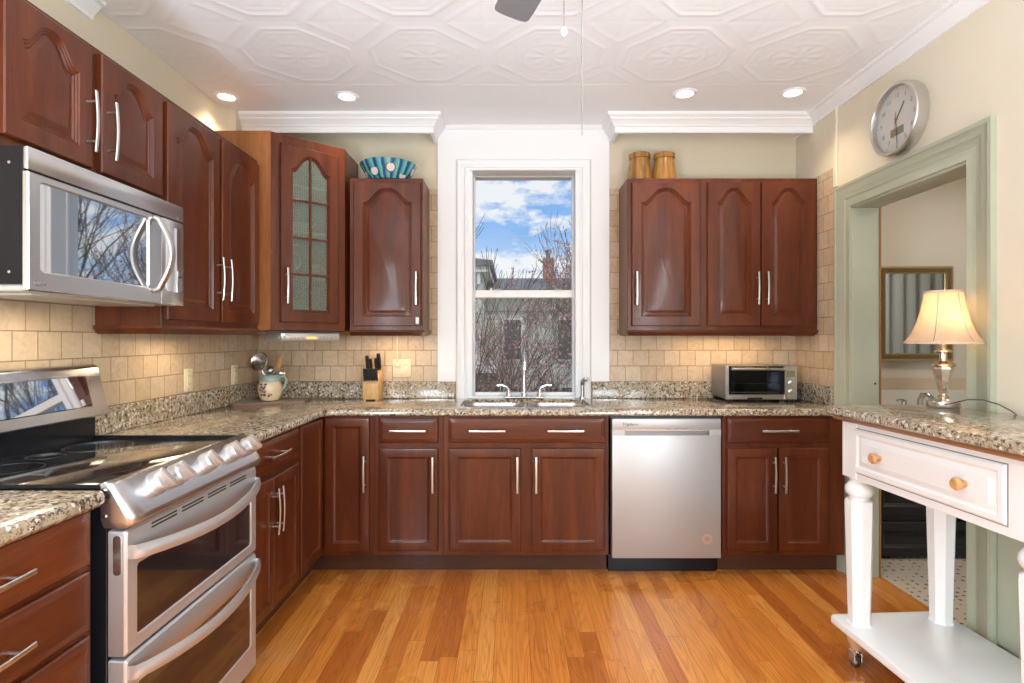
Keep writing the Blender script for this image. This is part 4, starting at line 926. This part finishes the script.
# ================================================================ FAN
FX, FY = .175, 1.40
r = thing('ceiling_fan', 'grey ceiling fan with pull chains, one blade tip in view at the top', 'ceiling fan', (FX, FY, 2.40))
MB().lathe([(.07, .277), (.07, .25), (.02, .22), (.015, .14), (.015, .10), (.09, .09), (.11, .05), (.11, .0), (.08, -.04), (.05, -.055), (0, -.06)], 28).build('motor', 'fan_grey', r)
for k in range(5):
    a = math.radians(109.5+72*k); M = Matrix.Rotation(a, 4, 'Z') @ Matrix.Rotation(math.radians(10), 4, 'X')
    out = [(.17, -.045), (.30, -.055), (.48, -.062)]+[(.50+.045*abs(math.cos(t))**.35, .062*math.copysign(abs(math.sin(t))**.6, t)) for t in [-PI/2.2+PI/1.1*i/10 for i in range(11)]]+[(.48, .062), (.30, .055), (.17, .045)]
    mb = MB(); mb.rings([[M @ Vector((x, y, z)) for x, y in out] for z in (-.004, .004)]); mb.box((.08, -.018, -.008), (.22, .018, .0), .003, M=M); mb.build('blade', 'fan_grey', r)
mb = MB()
for i in range(150): 
    z = -.06-.0045*i
    mb.lathe([(.0002, .002), (.0019, .0), (.0002, -.002)], 6, (.0, 0, z-.0), cap=False)
mb.tube([(0, 0, -.05), (0, 0, -.60)], .0007, 5); mb.bm.free() if False else None
ch = mb.build('pull_chain', 'chain', r); 
for v in ch.data.vertices:
    if v.co.z < -.593: v.co.z = -.593
MB().tube([(-.045, 0, -.04), (-.045, 0, -.325)], .0014, 6).build('pull_chain', 'chain', r)
MB().lathe([(0, -.012), (.006, -.008), (.008, 0), (.006, .008), (0, .014)], 14, (-.045, 0, -.335)).build('pull_knob', 'trim_white', r)
# unseen fill lights added to brighten the room, without any fixtures
light('POINT', 'low_fill_light', (-1.1, -.35, 1.1), 58, (.73, .87, 1.0), shadow_soft_size=.2)
light('POINT', 'low_fill_light', (1.25, -.35, 1.1), 58, (.73, .87, 1.0), shadow_soft_size=.2)
for x_ in (-1.2, .1, 1.3): light('SPOT', 'ceiling_fill_spot', (x_, .2, 1.0), 95, (.66, .84, 1.0), (PI-math.radians(22), 0, 0), spot_size=math.radians(116), spot_blend=.7, shadow_soft_size=.12)  # upward fill added to whiten the ceiling
light('POINT', 'kitchen_fill_light', (-.85, .5, 1.2), 14, (.82, .92, 1.0), shadow_soft_size=.2)  # extra low fill for the kitchen, no lamp hangs here

# ================================================================ CLOCK
r = thing('wall_clock', 'round brushed metal wall clock with a small digital window above the doorway', 'clock', (XR, 2.645, 2.335), 0)
# local frame: face looks -X. u = viewer's right when facing the wall = -Y
MC = Matrix(((0, 0, -1, 0), (-1, 0, 0, 0), (0, 1, 0, 0), (0, 0, 0, 1)))   # (u, v, out) -> (x, y, z)
RC = .168
def cl(mb, prof, n=48, M=Matrix.Identity(4)): return mb.lathe(prof, n, M=MC @ M, cap=False)
mb = MB(); cl(mb, [(0, 0), (RC, 0), (RC, .052), (RC-.004, .056), (RC-.014, .056), (RC-.016, .050), (RC-.016, .030)]); mb.build('case', 'nickel', r)
mb = MB(); cl(mb, [(RC-.015, .031), (0, .031)]); fc = mb.build('dial', 'clock_face', r)
rotm = MC.to_euler()
for n in (1, 2, 3, 4, 5, 7, 8, 9, 10, 11, 12):
    a = math.radians(90-30*n); u, v = .112*math.cos(a), .112*math.sin(a)
    text(str(n), .030, 'numeral', 'ink_grey', fc, tuple(MC @ Vector((u, v, .0318))), rotm)
text('6', .030, 'numeral', 'ink_grey', fc, tuple(MC @ Vector((0, -.128, .0318))), rotm)
mb = MB()
for k in range(60):
    a = 2*PI*k/60; L = .012 if k % 5 == 0 else .005; w_ = .0012 if k % 5 == 0 else .0005
    mb.box((RC-.02-L, -w_, .0312), (RC-.02, w_, .0318), M=MC @ Matrix.Rotation(a, 4, 'Z'))
mb.build('minute_mark', 'ink_grey', fc)
text('ATOMIC', .012, 'lettering', 'ink_grey', fc, tuple(MC @ Vector((0, .055, .0318))), rotm) if False else None
MB().box((-.045, -.075, .031), (.045, -.038, .0325), .001, M=MC).build('digital_window', 'lcd', fc)
mb = MB(); mb.box((-.003, -.02, .034), (.003, .085, .0355), .001, M=MC @ Matrix.Rotation(math.radians(-38), 4, 'Z')); mb.build('hour_hand', 'ink', r)
mb = MB(); mb.box((-.002, -.025, .0365), (.002, .118, .038), .001, M=MC @ Matrix.Rotation(math.radians(-176), 4, 'Z')); mb.build('minute_hand', 'ink', r)
mb = MB(); mb.box((-.0012, -.035, .0395), (.0012, .09, .0405), M=MC @ Matrix.Rotation(math.radians(-186), 4, 'Z')); cl(mb, [(.006, .033), (.006, .041), (0, .0415)], 16); mb.build('second_hand', 'hand_red', r)
mb = MB(); cl(mb, [(0, .045), (RC-.016, .045), (RC-.016, .047), (0, .047)]); mb.build('crystal', 'window_glass', r)

# ================================================================ CART
th = math.radians(3.2)
# local x = towards the wall (+X), local y = away from the camera; local origin at the far room-side top corner
r = thing('kitchen_cart', 'white rolling table with granite top, drawer and turned legs by the doorway', 'cart', (1.29, 2.32, 0), th)
CWD, CLN = .508, .93
tp = slab(MB(), [(0, -CLN), (CWD, -CLN), (CWD, 0), (.02, 0), (0, -.02)], [], .990, 1.024, .009).build('granite_top', 'granite', r)
mb = MB(); slab(mb, rrect(.022, -CLN+.02, CWD-.02, -.02, .01, 2), [], .970, .990, .008); mb.build('wood_trim', 'strip_wood', r)
AX0, AX1, AY0, AY1 = .050, .478, -CLN+.069, -.045
mb = MB()
mb.box((AX0+.003, AY0+.05, .745), (AX0+.028, AY1-.05, .972)); mb.box((AX1-.028, AY0+.05, .745), (AX1-.003, AY1-.05, .972))
mb.box((AX0+.05, AY1-.028, .745), (AX1-.05, AY1-.003, .972)); mb.box((AX0+.05, AY0+.003, .745), (AX1-.05, AY0+.028, .972))
mb.build('apron', 'cart_white', r)
# drawer front faces -x : build with door rings rotated -90deg (local -y -> -x)
dw_, dh_ = .638, .170
mb = MB()
def rr_(e, y): return [Vector((x, y, z)) for x, z in outline(e, dw_-e, e, lambda x: dh_-e)]
mb.rings([rr_(0, 0), rr_(0, -.004), rr_(.006, -.009), rr_(.020, -.009), rr_(.028, -.004), rr_(.034, -.004), rr_(.048, -.011), rr_(.052, -.011)])
# rotation by -90deg maps local -y to -x and local x to -y
df = mb.build('drawer', 'cart_white', r, (AX0+.003, AY1-.075, .775), (0, 0, -PI/2))
MB().sweep([(-.004, -.004), (dw_+.004, -.004), (dw_+.004, dh_+.004), (-.004, dh_+.004)], [(0, 0), (0, .0012), (.0035, .0012), (.0035, 0)], Vector((1, 0, 0)), Vector((0, 0, 1)), Vector((0, -1, 0)), closed=True).build('drawer_gap', 'ink_grey', df)
for xk in (.152, .512):
    MB().lathe([(.011, 0), (.009, .006), (.008, .012), (.013, .019), (.019, .024), (.0195, .031), (.015, .037), (.009, .038), (.008, .0365), (0, .037)], 24, M=Matrix.Translation((xk, -.010, .085)) @ Matrix.Rotation(PI/2, 4, 'X')).build('knob', 'knob_wood', df)
for lx, ly in ((AX0+.043, AY1-.043), (AX1-.043, AY1-.043), (AX0+.043, AY0+.043), (AX1-.043, AY0+.043)):
    mb = MB(); mb.box((lx-.043, ly-.043, .745), (lx+.043, ly+.043, .972), .003)
    mb.lathe([(.040, .746), (.036, .738), (.031, .733), (.031, .729), (.040, .722), (.049, .708), (.051, .694), (.047, .680), (.038, .670), (.034, .666), (.036, .662)], 28, (lx, ly, 0))
    mb.lathe([(.034, .663), (.050, .655), (.052, .640), (.0400, .172), (.044, .168), (.046, .16)], 8, (lx, ly, 0), ph=PI/8)
    mb.build('leg', 'cart_white', r, ang=25)
slab(MB(), rrect(.018, -CLN+.01, CWD-.006, .0, .03, 4), [], .128, .162, .012).build('shelf', 'cart_white', r)
for lx, ly in ((.062, -.118), (CWD-.085, -.085), (.085, -CLN+.09), (CWD-.085, -CLN+.09)):
    c = MB().lathe([(.036, .129), (.036, .118), (.028, .095), (.022, .078), (.014, .074), (0, .074)], 20, (lx, ly, 0)).build('bun_foot', 'foot_wood', r)
    mb = MB(); mb.lathe([(.013, .076), (.013, .066), (0, .064)], 14, (lx, ly, 0)); mb.box((lx-.017, ly-.010, .022), (lx-.013, ly+.026, .068), .002).box((lx+.013, ly-.010, .022), (lx+.017, ly+.026, .068), .002).box((lx-.016, ly-.01, .060), (lx+.016, ly+.02, .068), .002); f = mb.build('caster_fork', 'chrome', c)
    MB().lathe([(.008, -.011), (.019, -.011), (.022, -.008), (.022, .008), (.019, .011), (.008, .011)], 24, M=Matrix.Translation((lx, ly+.012, .0225)) @ Matrix.Rotation(PI/2, 4, 'Y')).build('wheel', 'steel_dark', f)

# ================================================================ TABLE LAMP
LX, LY, LZ = 1.742, 2.262, 1.0245
r = thing('table_lamp', 'lit table lamp with a cream bell shade and faceted stem on the white cart', 'lamp', (LX, LY, LZ))
MB().lathe([(.054, 0), (.056, .004), (.055, .020), (.050, .024), (.030, .026), (.022, .030), (.016, .036), (0, .037)], 40).build('base', 'nickel', r)
MB().lathe([(.013, .034), (.020, .040), (.013, .046), (.012, .050), (.012, .056)], 24).build('fitting', 'champagne', r)
MB().lathe([(.012, .150), (.026, .156), (.041, .164), (.040, .170), (.030, .178), (.016, .184), (.0145, .192)], 24).build('fitting', 'champagne', r)
MB().lathe([(.014, .214), (.031, .220), (.031, .225), (.015, .232), (.013, .238), (.013, .262), (.017, .265), (.017, .285), (0, .29)], 24).build('fitting', 'champagne', r)
MB().lathe([(.012, .050), (.016, .062), (.038, .152), (.035, .160), (0, .161)], 8).lathe([(.013, .190), (.014, .216)], 12).build('stem', 'stem_metal', r, ang=5)
prof_s = [(.064, .462), (.068, .430), (.076, .390), (.089, .340), (.108, .292), (.131, .258)]
mb = MB(); n = 48
R_ = [[Vector((q*math.cos(2*PI*i/n), q*math.sin(2*PI*i/n), z)) for i in range(n)] for q, z in prof_s]
mb.rings(R_, False, False); mb.build('shade', 'shade_cloth', r, norm=False, ang=80)
for q, z in ((.064, .462), (.131, .258)): MB().rings([[Vector(((q+dr_)*math.cos(2*PI*i/n), (q+dr_)*math.sin(2*PI*i/n), z+dz)) for i in range(n)] for dr_, dz in ((.002, -.005), (.002, .005), (-.002, .005), (-.002, -.005))], loop=True).build('shade_trim', 'shade_trim', r)
mb = MB()
for k in range(6):
    a = 2*PI*k/6-PI/2+.15; mb.tube([((q-.0005)*math.cos(a), (q-.0005)*math.sin(a), z) for q, z in prof_s], .0012, 6)
for a in (0, 2.1, 4.2): mb.tube([(0, 0, .454), (.063*math.cos(a), .063*math.sin(a), .458)], .0012, 6)
mb.tube([(0, 0, .28), (0, 0, .47)], .0015, 6) if False else mb.tube([(0.012, 0, .28), (.045, 0, .33), (.045, 0, .41), (0.0, 0, .458)], .0012, 6)
mb.build('shade_frame', 'chain', r)
MB().lathe([(.012, .285), (.014, .30), (.027, .335), (.030, .355), (.024, .378), (.010, .39), (0, .392)], 20).build('bulb', 'trim_white', r)
light('POINT', 'lamp_bulb', (LX-.0, LY-.038, LZ+.350), .62, (1, .62, .28), shadow_soft_size=.045)
light('POINT', 'lamp_bulb', (LX+.03, LY+.02, LZ+.41), .5, (1, .62, .28), shadow_soft_size=.035)
tag(MB().tube([(LX-.035, LY-.055, LZ+.014), (LX-.02, LY-.075, LZ+.022), (LX+.01, LY-.11, LZ+.040), (LX+.035, LY-.15, LZ+.043), (LX+.06, LY-.19, LZ+.030), (LX+.078, LY-.22, LZ+.010), (LX+.095, LY-.235, LZ-.01), (LX+.10, LY-.24, LZ-.10)], .0025, 8).build('lamp_cord', 'rubber'), 'thin dark cord looping from the table lamp over the granite to the wall', 'cord')

# ================================================================ BATHROOM
r = thing('vanity', 'black bathroom vanity seen through the doorway under the cart', 'vanity', (2.03, 3.28, 0))
MB().box((.0, .03, .09), (1.15, .48, .82)).box((.0, .06, 0), (1.15, .48, .1)).box((0, .0, .0), (.10, .05, .80)).build('body', 'vanity_black', r)
for x, z, w_, h_ in ((.10, .26, .34, .50), (.45, .26, .34, .50), (.80, .26, .34, .50), (.10, .02, 1.04, .20)):
    door_mb(w_, h_, fr=.05, t=.02).build('door' if h_ > .3 else 'drawer', 'vanity_black', r, (x, .03, z))
slab(MB(), [(-.02, -.02), (1.17, -.02), (1.17, .498), (-.02, .498)], [], .82, .85, .006).build('top', 'marble', r)
r = thing('bathroom_faucet', 'chrome bathroom faucet behind the cart, left of the table lamp', 'faucet', (2.66, 3.62, .85))
MB().tube([(0, .03, 0), (0, .03, .05), (0, .01, .085), (0, -.04, .09), (0, -.09, .065)], [.020, .018, .016, .014, .012], 12).build('spout', 'chrome', r)
for s in (-1, 1): MB().lathe([(.024, 0), (.018, .02), (.013, .04), (.016, .048), (0, .055)], 16, (s*.105, .03, 0)).tube([(s*.105, .03, .045), (s*.14, .01, .052), (s*.17, .0, .05)], [.010, .008, .008], 8).build('lever', 'chrome', r)
r = thing('framed_mirror', 'bathroom mirror in an ornate bronze and gold frame behind the lamp', 'mirror', (2.46, 3.779, 1.15))
MW, MH = .50, .635
MB().sweep([(0, 0), (MW, 0), (MW, MH), (0, MH)], [(0, 0), (0, .022), (.010, .028), (.020, .024), (.045, .018), (.050, .018), (.050, 0)], Vector((1, 0, 0)), Vector((0, 0, 1)), Vector((0, -1, 0)), closed=True).build('frame', 'gold_lite', r)
MB().sweep([(.016, .016), (MW-.016, .016), (MW-.016, MH-.016), (.016, MH-.016)], [(0, .015), (0, .029), (.024, .024), (.024, .015)], Vector((1, 0, 0)), Vector((0, 0, 1)), Vector((0, -1, 0)), closed=True).build('frame_ornament', 'gold_frame', r)
MB().box((.045, -.014, .045), (MW-.045, -.006, MH-.045), .001).build('glass', 'mirror', r)
r = thing('shower_curtain', 'pale shower curtain on a rod, seen reflected in the bathroom mirror', 'curtain', (3.3, 1.95, 0))
mb = MB(); R_ = []
for z in (.15, 1.95): R_.append([Vector((1.15*i/60, .03*math.sin(i*.9)+.012*math.sin(i*2.3), z)) for i in range(61)])
mb.rings(R_, False, False, closed=False); mb.build('cloth', 'curtain', r, norm=False)
MB().tube([(-.5, 0, 1.97), (1.27, 0, 1.97)], .012, 10).build('rod', 'chrome', r)

# ================================================================ OUTSIDE
GZ = -2.6
struct(MB().box((-30, 4.2, GZ-.2), (30, 70, GZ)), 'ground', 'lawn')
r = thing('neighbouring_house', 'pale sided house with a low grey roof across the yard', 'house', (0, 20, GZ))
mb = MB(); mb.box((-9, 0, 0), (11, 8, 5.6)); mb.build('wall', 'siding', r)
mb = MB(); mb.prism([(-.45, 5.65), (4.0, 6.5), (8.4, 5.65), (8.4, 5.5), (-.45, 5.5)], -.7, 11.4, 'x'); mb.build('roof', 'roof', r)
mb = MB(); mb.box((-.7, -.5, 5.35), (11.4, -.1, 5.58)); mb.box((-9, -.08, 4.9), (11, .02, 5.35)); mb.build('cornice', 'outside_trim', r)
# tower wing left
mb = MB(); mb.box((-5.5, -2.2, 0), (-.95, 3, 6.0)); mb.build('wing_wall', 'siding', r)
mb = MB(); mb.rings([[Vector(p) for p in ((-5.9, -2.6, 6.18), (-.6, -2.6, 6.18), (-.6, 3.4, 6.18), (-5.9, 3.4, 6.18))], [Vector(p) for p in ((-5.9, -2.6, 6.35), (-.6, -2.6, 6.35), (-.6, 3.4, 6.35), (-5.9, 3.4, 6.35))], [Vector(p) for p in ((-3.5, .0, 7.0), (-3.0, .0, 7.0), (-3.0, .8, 7.0), (-3.5, .8, 7.0))]]); mb.build('wing_roof', 'roof', r)
mb = MB(); mb.box((-5.8, -2.5, 6.0), (-.7, 3.2, 6.18)); mb.build('wing_cornice', 'outside_trim', r)
for k in range(6): MB().box((-1.1-k*.42, -2.42, 5.62), (-1.0-k*.42, -2.18, 6.02)).build('bracket', 'outside_trim', r)
for x, z in ((-.35, 3.1), (1.55, 3.1), (3.3, 3.1), (-.2, .7), (1.7, .7)):
    f = MB().box((x, -.10, z), (x+.75, .0, z+1.55), .01).build('window', 'outside_trim', r); MB().box((x+.08, -.12, z+.08), (x+.67, -.09, z+1.47)).build('pane', 'outside_glass', f)
mb = MB(); mb.box((-1.75, -3.3, 0), (-.45, -2.3, 2.9)); mb.build('porch', 'brown_wall', r)
mb = MB(); mb.box((-1.9, -3.6, 2.9), (-.3, -2.2, 3.05)); mb.build('porch_roof', 'outside_trim', r)
r2 = thing('chimney', 'red brick chimney rising behind the neighbouring roof', 'chimney', (1.42, 22, GZ+5.9))
MB().box((-.2, -.2, -.3), (.2, .2, 1.15)).box((-.23, -.23, 1.0), (.23, .23, 1.08)).build('stack', 'chimney_brick', r2); MB().lathe([(.10, 1.15), (.08, 1.4), (.13, 1.42), (.12, 1.5), (0, 1.52)], 12).build('pot', 'roof', r2)
# trees
def tree(name, label, loc, H, seed, bark, lean=(0, 0), blossoms=0, spread=.5, trunk_r=.07, levels=5, bl_zone=None):
    random.seed(seed); r = thing(name, label, 'tree', loc); mb = MB(); tips = []
    def grow(p, d, L, rad, lv):
        n = 4; pts = [p]; rs = [rad]
        for i in range(n):
            d = (d+Vector((random.gauss(0, .10), random.gauss(0, .10), random.gauss(.04, .05)))).normalized(); p = p+d*L/n; pts.append(p); rs.append(max(rad*(1-.45*(i+1)/n), .0035))
            if lv > 0 and i >= 1 and random.random() < .75:
                a = random.uniform(0, 2*PI); o = d.orthogonal().normalized(); o = (Matrix.Rotation(a, 3, d) @ o)
                grow(p, (d*.75+o*random.uniform(.4, .9)*spread*1.5+Vector((0, 0, .15))).normalized(), L*random.uniform(.55, .8), rs[-1]*.62, lv-1)
        mb.tube(pts, rs, 5 if lv > 1 else 3, cap=False)
        if lv <= 1: tips.extend(pts[1:])
        if lv > 0:
            for s in range(2):
                a = random.uniform(0, 2*PI); o = Matrix.Rotation(a, 3, d) @ d.orthogonal().normalized()
                grow(p, (d+o*random.uniform(.25, .7)*spread).normalized(), L*random.uniform(.6, .85), rs[-1]*.8, lv-1)
    grow(Vector((0, 0, -.1)), Vector((lean[0], lean[1], 1)).normalized(), H*.33, trunk_r, levels)
    mb.build('branches', bark, r, norm=False)
    if blossoms:
        random.seed(seed+1); mb = MB(); L = [t for t in tips if bl_zone is None or bl_zone(Vector(loc)+t)]
        for t in (random.sample(L, min(blossoms, len(L))) if L else []):
            q = t+Vector((random.gauss(0, .05), random.gauss(0, .05), random.gauss(0, .05))); s = random.uniform(.012, .022)
            vs = [mb.bm.verts.new(q+Vector(v)*s) for v in ((1, 0, 0), (-1, 0, 0), (0, 1, 0), (0, -1, 0), (0, 0, 1), (0, 0, -1))]
            for a, b, c in ((0, 2, 4), (2, 1, 4), (1, 3, 4), (3, 0, 4), (2, 0, 5), (1, 2, 5), (3, 1, 5), (0, 3, 5)): mb.bm.faces.new((vs[a], vs[b], vs[c]))
        o = mb.build('blossoms', 'blossom', r, norm=False); o['kind'] = 'stuff'
    return r
tree('bare_tree', 'bare tree with upright dark branches left of centre in the window', (-.25, 7.2, GZ), 5.0, 11, 'bark', (.02, 0), 0, .42, .07, 5)
tree('cherry_tree', 'leaning cherry tree with pink blossoms at the right of the window', (1.30, 7.0, GZ), 5.2, 23, 'bark', (-.16, 0), 3000, .55, .06, 5)
tree('cherry_tree', 'small cherry tree with scattered blossoms in the middle of the window', (.35, 8.8, GZ), 5.0, 5, 'bark_b', (.03, 0), 1500, .45, .07, 5)
tree('bare_tree', 'bare tree standing nearest the house wing', (-.75, 9.5, GZ), 5.2, 31, 'bark_b', (.05, 0), 0, .4, .08, 5)
tree('cherry_tree', 'cherry tree farthest back, its top crossing the brick chimney', (1.7, 11.0, GZ), 6.2, 9, 'bark_b', (-.05, 0), 2500, .45, .08, 5)
tree('bare_tree', 'broad bare tree far right of the yard, mirrored in the microwave door', (5.6, 10.5, GZ), 9.5, 41, 'bark', (-.1, 0), 0, .6, .14, 5)
tree('bare_tree', 'tall bare tree right of the yard behind the cherry trees', (9.0, 13.5, GZ), 11, 47, 'bark', (-.1, 0), 0, .6, .15, 5)
